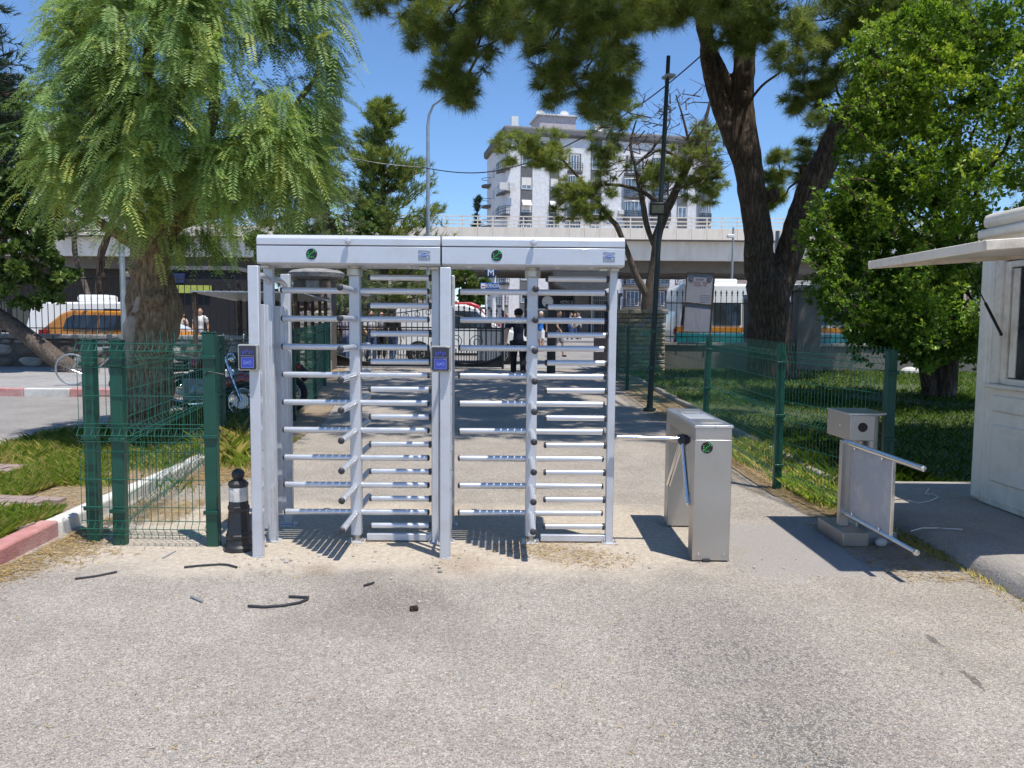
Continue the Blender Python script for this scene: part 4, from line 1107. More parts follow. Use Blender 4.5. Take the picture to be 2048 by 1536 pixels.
def smooth_path(pts, n=6):
    """Catmull-Rom through (x, y, z, r) points"""
    p = [pts[0]] + list(pts) + [pts[-1]]; out = []
    for i in range(1, len(p) - 2):
        a, b, c, d = (np.array(q, float) for q in p[i - 1:i + 3])
        for k in range(n):
            t_ = k / n
            out.append(.5 * ((2 * b) + (-a + c) * t_ + (2 * a - 5 * b + 4 * c - d) * t_ ** 2 + (-a + 3 * b - 3 * c + d) * t_ ** 3))
    out.append(np.array(p[-2], float)); return out
def limb(mb, pts, n=10, seg=5):
    q = smooth_path(pts, seg); mb.tube([x[:3] for x in q], [max(.004, x[3]) for x in q], n)
def pxl(pts, Y): return [(*P(u, v, Y + (dy[0] if dy else 0)), r) for (u, v, r, *dy) in pts]
def local(o_, vs): return vs - np.array(o_)
def tree(name, label, base, cat='tree', group=None): return thing(name, label, cat, base, 0, group)
def shift(mb, b): mb.v = [(x - b[0], y - b[1], z - b[2]) for x, y, z in mb.v]; return mb
def foliage(t, sets, mat, name='crown', k=3):
    b = np.array(t.location)
    V = np.concatenate([s[0] for s in sets]) - b; T = np.concatenate([s[1] for s in sets])
    return np_mesh(name, V, k, mat, T, t)
def twigs(mb, src, dst, r0_=.05, sag=.1, k=3):
    """a wandering branch from src to dst"""
    a = np.array(src); b = np.array(dst); d = b - a; L = np.linalg.norm(d)
    pts = []
    for i in range(k + 2):
        f = i / (k + 1)
        q = a + d * f + rng.normal(0, .035 * L, 3) * (0 if i in (0, k + 1) else 1); q[2] += sag * L * math.sin(PI * f)
        pts.append((*q, r0_ * (1 - .75 * f)))
    limb(mb, pts, 6, 4)

# ---- the pepper tree
TY = 10.2
b0 = G(282, 884); base = (b0.x, TY, gh(TY) + .06)
t = tree('pepper_tree', 'pepper tree with hanging feathery fronds behind the green mesh gate', base)
mb = MB()
limb(mb, pxl([(272, 905, .40), (276, 860, .36), (284, 800, .33), (296, 730, .33), (306, 660, .30), (308, 590, .27), (306, 530, .25), (318, 470, .22), (340, 400, .17)], TY), 22, 7)
displaced(mb, .022, 7.)
for (u, v, r, dy) in ((282, 805, .24, -.26), (306, 600, .17, -.2), (252, 770, .2, -.1), (312, 690, .2, -.2), (262, 850, .28, -.15), (320, 760, .17, -.15), (290, 545, .2, -.1), (262, 700, .15, -.1), (296, 870, .22, -.2)):
    c = P(u, v, TY + dy); mb.ball(c, r, 14, 10, sc=(1, .8, .8))
displaced(mb, .012, 19.); shift(mb, base)
o = mb.build('trunk', A['bark_pepper'], t, smooth=60)
rm = o.modifiers.new('join', 'REMESH'); rm.mode = 'VOXEL'; rm.voxel_size = .03; rm.use_smooth_shade = True
mb = MB(); limb(mb, pxl([(248, 740, .12, -.2), (262, 690, .10, -.25), (268, 640, .085, -.25), (282, 590, .06, -.2), (292, 550, .05, -.1)], TY), 10, 5); displaced(mb, .012, 13); shift(mb, base)
mb.build('dead_limb', A['deadwood'], t, smooth=60)
mb = MB()
for (pts) in ([(306, 540, .20), (270, 440, .13), (230, 330, .09), (180, 200, .05), (150, 120, .03)], [(318, 480, .17), (370, 380, .12), (420, 260, .08), (430, 100, .05), (435, -40, .03)],
              [(318, 470, .15), (420, 400, .09), (520, 320, .06), (590, 220, .035), (640, 130, .02)], [(330, 420, .14), (330, 300, .1), (300, 150, .07), (310, 0, .05), (330, -150, .03)],
              [(310, 500, .12), (240, 470, .07), (170, 420, .04), (120, 390, .02)], [(330, 450, .12), (450, 420, .06), (540, 400, .03)]):
    limb(mb, pxl([(u, v, r, (-.25 * i,)[0]) for i, (u, v, r) in enumerate(pts)], TY), 9, 5)
displaced(mb, .01, 9.); shift(mb, base)
mb.build('branches', A['bark_pepper'], t, smooth=60)
def pepper_fronds(nb, cen, rad):
    nc = max(8, nb // 20)
    q0 = rdir(nc * 3)
    w_ = np.where(q0[:, 1] < .25, 1., .35) * np.where(q0[:, 2] < -.55, .25, 1.)
    q0 = q0[rng.uniform(size=len(q0)) < w_][:nc]; nc = len(q0)
    f0 = rng.uniform(.38, 1.12, nc) ** .6
    ci = rng.integers(nc, size=nb)
    q = unit(q0[ci] + rng.normal(0, .13, (nb, 3)))
    fr = f0[ci] + rng.normal(-.04, .06, nb)
    ctint = rng.uniform(-.2, .2, nc)[ci]
    st_ = cen + q * rad * fr[:, None]
    # crown narrows towards the bottom right
    zrel = (st_[:, 2] - cen[2]) / rad[2]
    st_[:, 0] -= np.where((zrel < 0) & (q[:, 0] > 0), .22 * rad[0] * -zrel * 1.5, 0)
    out = unit(q * np.array([1, 1, .4]) + rng.normal(0, .5, (nb, 3)))
    ln = rng.uniform(.18, .5, nb); m = 7
    tpar = np.linspace(.05, 1., m)
    P_ = st_[:, None, :] + out[:, None, :] * (.62 * tpar[None, :, None]) * (ln[:, None, None] + .15)
    P_[:, :, 2] -= (ln[:, None] * tpar[None, :] ** 1.7) - .10 * np.sin(tpar * PI)[None, :]
    tw = P_.copy()
    o_ = np.repeat(out[:, None, :], m, 1).reshape(-1, 3); fb = P_.reshape(-1, 3)
    keep = fb[:, 2] > np.interp(fb[:, 0], [-5.2, -4.8, -4.3, -3.7, -3.0], [2.75, 2.6, 2.5, 2.25, 2.1]) + rng.normal(.1, .12, len(fb))
    keep &= fb[:, 0] > -5.65
    ft0 = np.repeat(np.clip(rng.uniform(.3, .7, nb) + ctint + (fr - .8) * .4, 0.05, .85), m)[keep]  # inner fronds tinted darker, crown shade put into the colour
    fb = fb[keep]; o_ = o_[keep]; N = len(fb)
    ft = ft0 + rng.normal(0, .08, N)
    ft = np.where(rng.uniform(size=N) < .05, .95, ft)
    d = unit(o_ * np.array([1, 1, .3]) + rng.normal(0, .85, (N, 3)) * np.array([1, 1, .6]))
    L = rng.uniform(.26, .46, N); dr = rng.uniform(.25, 1.25, N)
    side = unit(np.cross(d, np.array([0, 0, 1.]))); k = 14
    tp = np.linspace(.12, 1., k)
    C_ = fb[:, None, :] + d[:, None, :] * (L[:, None, None] * tp[None, :, None] * .75)
    C_[:, :, 2] -= dr[:, None] * L[:, None] * tp[None, :] ** 1.6 * .8
    tg = d[:, None, :] * .75 + np.zeros((1, k, 1)); tg = tg + np.zeros_like(C_); tg[:, :, 2] -= dr[:, None] * 1.3 * tp[None, :] ** .6
    tg = unit(tg)
    quads = []; tint = []
    ll = .078 * (1 - .45 * np.abs(tp - .45))[None, :, None] * rng.uniform(.85, 1.25, (N, 1, 1))
    for s in (-1, 1):
        ld = unit(side[:, None, :] * s * .85 + tg * .62 + rng.normal(0, .08, C_.shape))
        wv = unit(np.cross(ld, np.cross(tg, ld))) * .0068
        b_ = C_; e_ = C_ + ld * ll; m_ = C_ + ld * ll * .5
        quads.append(np.stack([b_, m_ - wv, e_, m_ + wv], 2).reshape(-1, 4, 3)); tint.append(np.clip(np.repeat(ft, k) + rng.normal(0, .07, N * k), 0, 1))
    # midribs
    w2 = unit(np.cross(d, side)) * .002
    rib = np.stack([fb - w2, C_[:, -1] - w2 * .3, C_[:, -1] + w2 * .3, fb + w2], 1)
    quads.append(rib); tint.append(np.clip(ft + .2, 0, 1))
    return np.concatenate(quads), np.concatenate(tint), tw
V, T_, tw = pepper_fronds(1150, np.array([-3.88, 9.75, 4.55]), np.array([1.72, 1.6, 2.3]))
V2, T2_, tw2 = pepper_fronds(300, np.array([-3.9, 9.5, 3.75]), np.array([1.5, 1.1, .75]))
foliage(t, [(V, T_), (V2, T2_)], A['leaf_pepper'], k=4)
mb = MB()
for q in np.concatenate([tw, tw2])[::2]: mb.tube([Vector(x) for x in q[::4]], [.006, .004, .002], 4, caps=False)
shift(mb, base); mb.build('twigs', A['bark_grey'], t, smooth=0)['kind'] = 'stuff'

# ---- the big forked pine
PY = 20.5
b0 = P(1545, 748, PY); base = (b0.x, PY, gh(PY))
t = tree('pine_tree', 'big pine with forked dark trunk and canopy over the drive', base)
mb = MB()
limb(mb, pxl([(1545, 770, .72), (1542, 730, .62), (1540, 660, .53), (1537, 600, .55), (1528, 560, .50)], PY), 20, 6)
limb(mb, pxl([(1545, 620, .42), (1520, 540, .38), (1516, 470, .36), (1507, 400, .37), (1494, 320, .36), (1486, 240, .32), (1486, 160, .28), (1494, 60, .25), (1500, -60, .2), (1500, -200, .12)], PY), 16, 6)
limb(mb, pxl([(1540, 620, .42), (1568, 540, .37), (1590, 470, .36), (1622, 380, .36), (1660, 300, .34), (1700, 220, .3), (1735, 120, .25), (1760, -20, .18)], PY), 16, 6)
limb(mb, pxl([(1500, 370, .24), (1470, 290, .24), (1444, 220, .21), (1420, 150, .19), (1408, 70, .15, -1.), (1380, -40, .12, -2.5), (1300, -120, .09, -4.5)], PY), 12, 6)
limb(mb, pxl([(1488, 250, .15), (1462, 180, .14), (1432, 110, .11), (1420, 60, .08, -.5), (1440, -30, .05, -1)], PY), 10, 5)
displaced(mb, .02, 4.5)
for (u, v, r) in ((1548, 390, .2), (1487, 192, .16), (1500, 505, .22), (1460, 250, .1)): mb.ball(P(u, v, PY - .28), r, 12, 8, sc=(.8, .5, 1))
displaced(mb, .008, 17.); shift(mb, base)
o = mb.build('trunk', A['bark_pine'], t, smooth=60)
rm = o.modifiers.new('join', 'REMESH'); rm.mode = 'VOXEL'; rm.voxel_size = .045; rm.use_smooth_shade = True
br = MB(); sets = []
src_l = P(1390, -20, 18.3); src_r = P(1700, 220, PY); src_t = P(1494, 40, PY)
SRC = [P(1494, 40, PY), P(1486, 240, PY), P(1640, 345, PY), P(1700, 220, PY), P(1735, 120, PY), P(1390, -20, 18.3), P(1300, -120, 16)]
canopy = [(1010, -15, 12.6, 70, 34, .8), (1110, 0, 12.2, 60, 34, .8), (1200, 30, 12., 60, 40, .8), (1290, 20, 12.6, 50, 34, .8), (1345, 15, 13.5, 46, 30, .7), (1435, -5, 15., 60, 30, .8), (1500, 70, 18., 40, 30, .8), (1710, 20, 18.5, 70, 50, 1.1), (1800, 60, 18.5, 70, 60, 1.1), (1760, 10, 18, 60, 40, 1.), (1870, 20, 18.5, 70, 50, 1.1), (745, -25, 14, 50, 45, .9), (815, 0, 14, 65, 50, 1.), (860, 70, 13.6, 55, 50, .9), (885, 140, 13.4, 42, 42, .7), (925, 180, 13.4, 40, 34, .6), (905, 30, 13.2, 70, 55, 1.), (955, 95, 13.2, 45, 50, .8),
          (985, 30, 12.8, 60, 50, .9), (1045, 40, 12.2, 60, 50, .9), (1095, 90, 12., 60, 50, .9), (1105, 165, 12.4, 38, 42, .6), (1150, 30, 12., 70, 50, .9), (1185, 120, 12.2, 60, 60, .9), (1195, 195, 12.4, 46, 40, .7), (1245, 50, 12.4, 52, 52, .8), (1240, 145, 12.8, 36, 48, .6),
          (1310, 0, 14, 50, 36, .8), (1400, 0, 16, 60, 42, 1.), (1360, -40, 13, 80, 40, 1.), (1450, 40, 18, 45, 40, .9), (1540, 30, 18, 60, 55, 1.2), (1590, 90, 18.5, 62, 50, 1.2), (1650, 40, 19, 70, 60, 1.3), (1650, 130, 19.5, 60, 50, 1.2), (1610, 190, 20, 40, 34, .9), (1690, 220, 21, 70, 55, 1.3),
          (1650, 290, 21.5, 55, 45, 1.), (1630, 350, 22, 36, 34, .8), (1720, 320, 22, 60, 60, 1.2), (1760, 120, 20, 80, 80, 1.5), (1840, 40, 20, 90, 80, 1.5), (1940, 20, 20, 90, 80, 1.5), (1560, 340, 23.5, 34, 44, .6), (1545, 395, 23.5, 22, 22, .5), (1790, 230, 22, 70, 80, 1.5), (1850, 400, 24, 120, 120, 1.5), (2000, 300, 24, 120, 200, 1.5), (1720, 450, 24.5, 60, 60, 1.)]
for (u, v, Y, ru, rv, dp) in canopy:
    c, r_ = px_clump(u, v, Y, ru, rv, dp)
    cs, ax, tn = clump(c, r_, 26, 12); sets.append(needles(cs, ax, 24, .22 if Y < 15 else .27, .0036 if Y < 15 else .0056, .62, .28, tn))
    s = min(SRC, key=lambda q: (q - Vector(c)).length)
    twigs(br, s, c, .07 if u < 1420 else .05, .1 if u < 1420 else 0., 4)
    for _ in range(3): twigs(br, c, np.array(c) + rdir(1)[0] * np.array(r_) * .75, .016, 0, 2)
# more canopy out of view overhead, placed to shade the drive
for i in range(135):
    x = rng.uniform(-3.2, 6.); y = rng.uniform(8.5, 20.); z = 7.4 + rng.uniform(0, 2.2) + max(0, (14 - y)) * .1
    zmin = 1.6 + (700 / F) * y
    z = max(z, zmin)
    if 11. < y < 15.:
        if i % 3 or x < -1.5: continue
        z = zmin + rng.uniform(0, .4)
    cs, ax, tn = clump((x, y, z), (1.05, 1.05, .5), 10, 12); sets.append(needles(cs, ax, 17, .3, .013, .6, .12, tn))
for i in range(80):  # unseen clumps added high on the right to shade the lawn
    x = rng.uniform(5.4, 12.); y = rng.uniform(5.8, 9.8); z = 1.6 + (690 / F) * y + rng.uniform(.4, 1.6)
    z = max(z, 5.4)
    cs, ax, tn = clump((x, y, z), (1.05, 1.05, .6), 8, 11); sets.append(needles(cs, ax, 17, .3, .013, .6, .12, tn))
foliage(t, sets, A['needle'])
for i in range(5):
    a = rng.uniform(8, 16); twigs(br, P(1500, -150, PY), (rng.uniform(-2, 4), a, 8.5), .1, .1, 4)
for i in range(4):
    twigs(br, P(1760, -20, PY), (rng.uniform(6, 11), rng.uniform(7, 10), 7.5), .1, .12, 4)
shift(br, base); br.build('branches', A['bark_pine'], t, smooth=60)

# ---- the half-bare small pine behind the stone pier
SY = 25.0
b0 = P(1296, 650, SY); base = (b0.x, SY, gh(SY))
t = tree('pine_tree', 'slender half bare pine with twisted limbs behind the stone pier', base)
mb = MB()
limb(mb, [(b0.x, SY, gh(SY) - .1, .28)] + pxl([(1296, 640, .25), (1297, 590, .23)], SY), 12, 4)
for pts in ([(1297, 600, .2), (1308, 540, .17), (1316, 470, .15), (1334, 420, .14), (1362, 360, .12), (1385, 310, .09), (1402, 270, .07), (1420, 205, .045), (1432, 150, .02)],
            [(1294, 590, .15), (1272, 550, .12), (1255, 505, .1), (1236, 455, .09), (1216, 432, .075), (1170, 370, .05), (1118, 312, .03)],
            [(1312, 500, .1), (1294, 450, .09), (1284, 400, .08), (1272, 340, .06), (1262, 290, .045), (1272, 240, .02)],
            [(1330, 430, .08), (1296, 390, .07), (1250, 372, .055), (1204, 370, .04), (1180, 380, .02)],
            [(1372, 345, .06), (1350, 312, .05), (1318, 300, .04), (1290, 318, .02)], [(1385, 310, .05), (1370, 250, .04), (1352, 190, .02)],
            [(1270, 330, .05), (1312, 290, .035), (1340, 240, .02), (1330, 190, .01)], [(1400, 280, .05), (1432, 250, .03), (1450, 230, .015)], [(1350, 380, .06), (1395, 360, .04), (1420, 330, .02)]):
    limb(mb, pxl(pts, SY), 9, 5)
def sprays(mb, u0_, u1_, v0_, v1_, n, Y):
    for _ in range(n):
        a = P(rng.uniform(u0_, u1_), rng.uniform(v0_, v1_), Y + rng.normal(0, .5)); d = Vector(rdir(1)[0]) * rng.uniform(.4, 1.1); d.z = d.z * .6 + .1
        b = a + d; m = (a + b) / 2 + Vector(rng.normal(0, .12, 3)); mb.tube([a, m, b], [.022, .014, .005], 5, caps=False)
        for _ in range(3): f_ = m.lerp(b, rng.uniform(0, 1)); mb.tube([f_, f_ + Vector(rng.normal(0, .25, 3))], [.009, .004], 4, caps=False)
sprays(mb, 1205, 1430, 190, 390, 110, SY)
displaced(mb, .01, 6.); shift(mb, base); mb.build('trunk', A['bark_grey'], t, smooth=60)
sets = []
for (u, v, ru, rv) in ((1030, 290, 42, 22), (1085, 285, 48, 24), (1050, 318, 50, 22), (1105, 318, 34, 20), (1150, 380, 40, 20), (1185, 395, 40, 28), (1135, 415, 34, 26), (1180, 425, 34, 18), (1210, 270, 36, 42), (1225, 330, 32, 36), (1240, 225, 40, 30), (1385, 320, 34, 40),
                       (1415, 285, 36, 36), (1400, 385, 34, 30), (1430, 350, 26, 30), (1340, 335, 26, 34), (1300, 350, 24, 24)):
    c, r_ = px_clump(u, v, SY, ru * 1.1, rv * 1.15, .8)
    cs, ax, tn = clump(c, r_, 24, 11); sets.append(needles(cs, ax, 18, .25, .0065, .55, .3, np.clip(tn + .12, 0, 1)))
foliage(t, sets, A['needle'])

# ---- conifer by the street lamp
def conifer(label, u_, vtop, Y, hw, mat, n=75, up_=.35, flat=.25, L=.34, wd=.014, name='conifer', f0=.12, m=11, nn=12):
    x = P(u_, 650, Y).x; base = (x, Y, gh(Y)); H = P(u_, vtop, Y).z - gh(Y)
    t = tree(name, label, base); mb = MB(); mb.tube([(0, 0, -.1), (0, 0, H * .5), (0, 0, H * .97)], [H * .022, H * .014, .02], 9); sets = []
    for i in range(n):
        f = rng.uniform(f0, .98); a = rng.uniform(0, 2 * PI); ln = hw * (1 - f) ** .8 * rng.uniform(.55, 1.25) + .15
        z = H * f; e = Vector((math.cos(a) * ln, math.sin(a) * ln, z + up_ * ln * rng.uniform(.5, 1.4)))
        s = Vector((0, 0, z)); mid = (s + e) / 2 + Vector((0, 0, -.06 * ln)); mb.tube([s, mid, e], [.05 * (1 - f) + .015, .03, .01], 5, caps=False)
        k = m; tt = rng.uniform(.2, 1.02, k)
        pos = np.array([list(s.lerp(mid, min(1, q * 2)) if q < .5 else mid.lerp(e, (q - .5) * 2)) for q in tt]) + rng.normal(0, 1, (k, 3)) * np.array([1, 1, flat]) * .16 * (.5 + ln * .4)
        dv = np.array(e - s) / max(.1, (e - s).length)
        sets.append(needles(pos, unit(dv + np.array([0, 0, .35]) + rng.normal(0, .35, (k, 3))), nn, L, wd, .5, .05, np.clip(rng.uniform(.2, .7) + rng.normal(0, .12, k), 0, 1)))
    mb.build('trunk', A['bark_pine'], t, smooth=60)
    V = np.concatenate([s[0] for s in sets]); T = np.concatenate([s[1] for s in sets]); np_mesh('crown', V, 3, A[mat], T, t)
    return t
conifer('dark green conifer rising above the left turnstile header', 768, 195, 40, 4.4, 'needle', 150, .55, .5, .42, .02, m=20, nn=15)
conifer('grey green drooping conifer behind the pepper tree right side', 655, 190, 30, 2.9, 'needle_grey', 150, -.35, .7, .34, .012, m=18, nn=14)
conifer('tiny dark cypress far off left of the apartment block', 954, 388, 95, 1.0, 'needle_dark', 50, .9, .5, .6, .05, f0=.2)
conifer('dark flat branched cedar at the top left corner', -70, -120, 19.5, 5.0, 'needle_dark', 110, .02, .1, .26, .012, 'cedar', .36, m=26, nn=14)

# ---- broad-leaved trees
def leaves(cent, axis, n, L, wd, spread=.9, tt=None, droop=0.):
    N = len(cent); b = np.repeat(cent, n, 0); a = np.repeat(axis, n, 0)
    d = unit(a * .55 + rng.normal(size=(N * n, 3)) * spread * .6); d[:, 2] -= droop; d = unit(d)
    ln = L * rng.uniform(.7, 1.2, (N * n, 1)); wv = unit(np.cross(d, rdir(N * n))) * wd * (ln / L)
    st_ = b + d * ln * .08; mid = b + d * ln * .6; tip = b + d * ln
    T = np.clip(np.repeat(rng.uniform(.2, .7, N) if tt is None else tt, n) + rng.normal(0, .1, N * n), 0, 1)
    return np.stack([st_, mid - wv, tip, mid + wv], 1), T
def leafy(name, label, trunk, clumps, mat, Y, L, wd, sub=10, tufts=14, n=7, dep=1., bark='bark_grey', base=None):
    b0 = trunk[0]; q = P(b0[0], b0[1], Y); base = base or (q.x, Y, gh(Y))
    t = tree(name, label, base); mb = MB()
    limb(mb, [(base[0], base[1], base[2] - .1, b0[2] * 1.15)] + pxl(trunk, Y), 10, 5)
    e = P(trunk[-1][0], trunk[-1][1], Y); sets = []
    for (u, v, ru, rv, *r_) in clumps:
        c, rad = px_clump(u, v, Y + (r_[0] if r_ else 0), ru, rv, dep)
        cs, ax, tn = clump(c, rad, sub, tufts); sets.append(leaves(cs, ax, n, L, wd, .9, tn)); twigs(mb, e, c, .05, 0., 3)
    displaced(mb, .012, 5.); shift(mb, base); mb.build('trunk', A[bark], t, smooth=60)
    foliage(t, sets, A[mat], k=4)
    return t
leafy('leaning_tree', 'leafy tree whose leaning trunk crosses the rubble wall', [(146, 744, .24), (104, 712, .21), (58, 675, .20), (0, 632, .19), (-60, 590, .16), (-60, 500, .12)],
      [(30, 420, 60, 45), (75, 470, 50, 45), (30, 510, 60, 50), (95, 545, 36, 40), (40, 580, 60, 36), (-30, 480, 80, 120), (60, 360, 50, 40), (10, 350, 50, 50)], 'leaf_far', 19.5, .17, .05, 12, 16, 7, 1.0)
leafy('street_tree', 'yellow green tree behind the cedar at the left edge', [(-10, 640, .2), (0, 500, .16), (20, 380, .1)], [(20, 200, 50, 45), (45, 250, 40, 45), (0, 280, 60, 60), (50, 320, 45, 40), (100, 330, 40, 30)], 'leaf_far', 27, .24, .07, 10, 14, 7, 1.3)
leafy('street_tree', 'thin dark stemmed street tree before the flyover at left', [(196, 640, .18), (200, 560, .16), (206, 500, .13), (230, 430, .09)], [(230, 400, 60, 30), (150, 420, 60, 30), (280, 380, 60, 40)], 'leaf_far', 29, .22, .06, 9, 12, 6, 1.2, 'bark_pine')
leafy('street_tree', 'thin curved stemmed street tree beside the orange taxi', [(186, 640, .10), (175, 590, .10), (156, 530, .09), (149, 480, .08), (140, 420, .05)], [(140, 400, 50, 40), (110, 440, 40, 26)], 'leaf_far', 27, .2, .06, 8, 10, 6, 1.)
leafy('street_tree', 'round green street tree behind the station sign', [(930, 660, .2), (932, 610, .17), (935, 570, .1)], [(930, 545, 30, 28), (950, 580, 26, 36), (918, 590, 22, 36), (940, 620, 24, 26)], 'leaf_far', 47, .3, .1, 10, 14, 7, 1.3)
leafy('street_tree', 'broad green tree behind the gate pier and pepper fronds', [(560, 640, .2), (570, 560, .16), (580, 500, .1)], [(560, 480, 50, 40), (610, 470, 50, 30), (640, 440, 50, 40), (520, 500, 40, 30), (690, 460, 50, 36), (740, 450, 40, 30)], 'leaf_far', 36, .26, .08, 10, 14, 7, 1.3)

# ---- glossy shrub-tree on the right lawn
HY = 14.5
q = P(1890, 700, 16.0); base = (q.x, 16.0, gh(16) + .03)
t = tree('evergreen_tree', 'dense glossy leaved evergreen tree on the lawn by the kiosk', base)
mb = MB()
limb(mb, [(base[0], base[1], base[2] - .1, .26)] + pxl([(1892, 720, .24), (1900, 640, .22), (1910, 540, .16), (1900, 420, .1), (1920, 250, .05)], 16.), 12, 5)
shift(mb, base); mb.build('trunk', A['bark_pine'], t, smooth=60); mb = MB()
limb(mb, [(base[0] - .35, base[1] - .2, base[2] - .1, .14)] + pxl([(1850, 730, .13), (1830, 650, .11), (1800, 560, .07), (1760, 480, .04)], 15.6), 10, 5)
shift(mb, base); mb.build('trunk', A['bark_pine'], t, smooth=60); mb = MB()
sets = []; env = [(1900, 330, 190, 210, 2.0), (1800, 430, 110, 120, 1.4), (1745, 540, 80, 95, 1.1), (1700, 470, 45, 60, .7), (1840, 610, 130, 100, 1.5), (1960, 620, 120, 100, 1.5), (1975, 200, 130, 160, 1.7), (2020, 430, 120, 210, 1.8), (1830, 190, 90, 90, 1.2), (1770, 320, 70, 80, .9), (1780, 630, 60, 50, .9), (1900, 90, 90, 70, 1.2), (1720, 620, 50, 50, .8), (2060, 100, 110, 120, 1.5), (1740, 395, 50, 45, .7), (1800, 100, 70, 80, .9), (1770, 200, 60, 60, .8), (1680, 420, 30, 34, .5), (1850, 660, 90, 36, 1.0), (1940, 660, 80, 36, 1.0), (1690, 560, 40, 50, .6), (1660, 470, 30, 40, .5)]
for (u, v, ru, rv, dp) in env:
    c, r_ = px_clump(u, v, HY, ru, rv, dp); r_ = np.array(r_); A_ = (r_[0] * r_[2]) ** .5
    nS = int(30 * A_ ** 1.6) + 12
    q = rdir(nS); sub = np.array(c) + q * r_ * rng.uniform(.62, 1.1, (nS, 1))
    for s_, d_ in zip(sub, q):
        k = 32; e = rdir(k); e = unit(e + d_ * .7); rr = rng.uniform(.17, .42); Lf = rng.uniform(.07, .115)
        pos = s_ + e * rr * rng.uniform(.6, 1.1, (k, 1)); ax = unit(e + np.array([0, 0, .35]) + d_ * .5)
        sets.append(leaves(pos, ax, 8, Lf, Lf * .2, .85, np.clip(rng.uniform(.05, .72) + rng.normal(0, .12, k) + .2 * (e[:, 2] > .4), 0, 1)))  # upward tufts tinted lighter, top light put into the leaf colour
    twigs(mb, P(1900, 520, 15.5), c, .06, 0., 4)
# long sprigs reaching out of the crown
sprig = []
for _ in range(34):
    e_ = env[rng.integers(len(env))]; an = rng.uniform(0, 2 * PI); a_ = (e_[0] + e_[2] * .8 * math.cos(an), e_[1] + e_[3] * .8 * math.sin(an)); l_ = rng.uniform(35, 75); an2 = an + rng.normal(0, .3)
    b_ = (a_[0] + l_ * math.cos(an2), a_[1] + l_ * math.sin(an2) - 12); sprig.append([a_, ((a_[0] + b_[0]) / 2, (a_[1] + b_[1]) / 2 - 5), b_])
for (pts) in (sprig + [[(1800, 330), (1740, 285), (1690, 240), (1638, 212)], [(1770, 420), (1715, 395), (1672, 350)], [(1700, 500), (1660, 470), (1640, 410)], [(1720, 640), (1680, 610), (1655, 585)], [(1880, 130), (1840, 70), (1800, 60)], [(1960, 60), (1930, 10), (1900, -30)], [(1700, 570), (1655, 500), (1622, 500)], [(1760, 250), (1735, 200), (1725, 150)], [(1740, 600), (1700, 560), (1668, 548)]]):
    w3 = [P(u, v, HY - 1.0) for u, v in pts]
    mb.tube(w3, [.02, .015, .01, .006][:len(w3)], 5)
    for a, b in zip(w3[:-1], w3[1:]):
        k = int((b - a).length / .035); f = rng.uniform(0, 1, (k, 1)); pos = np.array(a) + np.array(b - a) * f + rng.normal(0, .035, (k, 3))
        sets.append(leaves(pos, unit(np.array([(b - a).normalized()]) * 1.2 + rng.normal(0, .6, (k, 3)) + np.array([0, 0, .3])), 7, .085, .015, .8, rng.uniform(.4, .75, k)))
shift(mb, base); mb.build('branches', A['bark_pine'], t, smooth=60)['kind'] = 'stuff'
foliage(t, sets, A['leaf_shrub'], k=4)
# ------------------------------------------------------------------ flyover
OY = 55.0
def oz(v, u=1250): return P(u, v, OY).z
zp1, zp0, zf0 = oz(456), oz(479), oz(519)
t = thing('flyover', 'pale concrete road flyover crossing behind the trees', 'flyover', (0, OY, gh(OY)))
g0 = gh(OY)
MB().bb(-60, 60, .9, 12, zf0 - g0 + .25, zp0 - g0).build('deck', A['grey_concrete'], t)
MB().bb(-60, 60, .45, .898, zf0 - g0, zp0 - g0 - .06).build('fascia', A['cream'], t)
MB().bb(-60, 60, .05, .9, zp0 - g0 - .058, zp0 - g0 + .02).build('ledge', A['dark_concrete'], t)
pw = 1.08; n = 64; x = -36.
pan = MB().bb(0, pw - .02, 0, .22, 0, zp1 - zp0 - .02).mesh('parapet_panel', A['cream'])
rp = MB().bb(-.04, .04, .06, .14, 0, .78).mesh('rail_post', A['cream'])
for i in range(n):
    link('parapet_panel', pan, t, (x + i * pw, .0, zp0 - g0 + .021)); link('rail_post', rp, t, (x + i * pw, 0, zp1 - g0))
for z in (.18, .44, .72): MB().bb(-60, 60, .05, .15, zp1 - g0 + z, zp1 - g0 + z + .07).build('rail', A['cream'], t)
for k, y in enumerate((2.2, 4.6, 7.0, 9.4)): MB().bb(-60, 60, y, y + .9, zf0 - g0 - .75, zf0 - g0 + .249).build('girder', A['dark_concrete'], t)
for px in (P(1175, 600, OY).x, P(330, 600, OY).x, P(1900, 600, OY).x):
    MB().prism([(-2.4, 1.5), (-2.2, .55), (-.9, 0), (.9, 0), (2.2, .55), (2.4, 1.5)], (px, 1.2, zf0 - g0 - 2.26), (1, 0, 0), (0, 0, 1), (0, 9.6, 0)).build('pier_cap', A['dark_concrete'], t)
    MB().bb(px - .55, px + .55, 4.5, 9.0, -.2, zf0 - g0 - 2.258).build('pier', A['dark_concrete'], t)
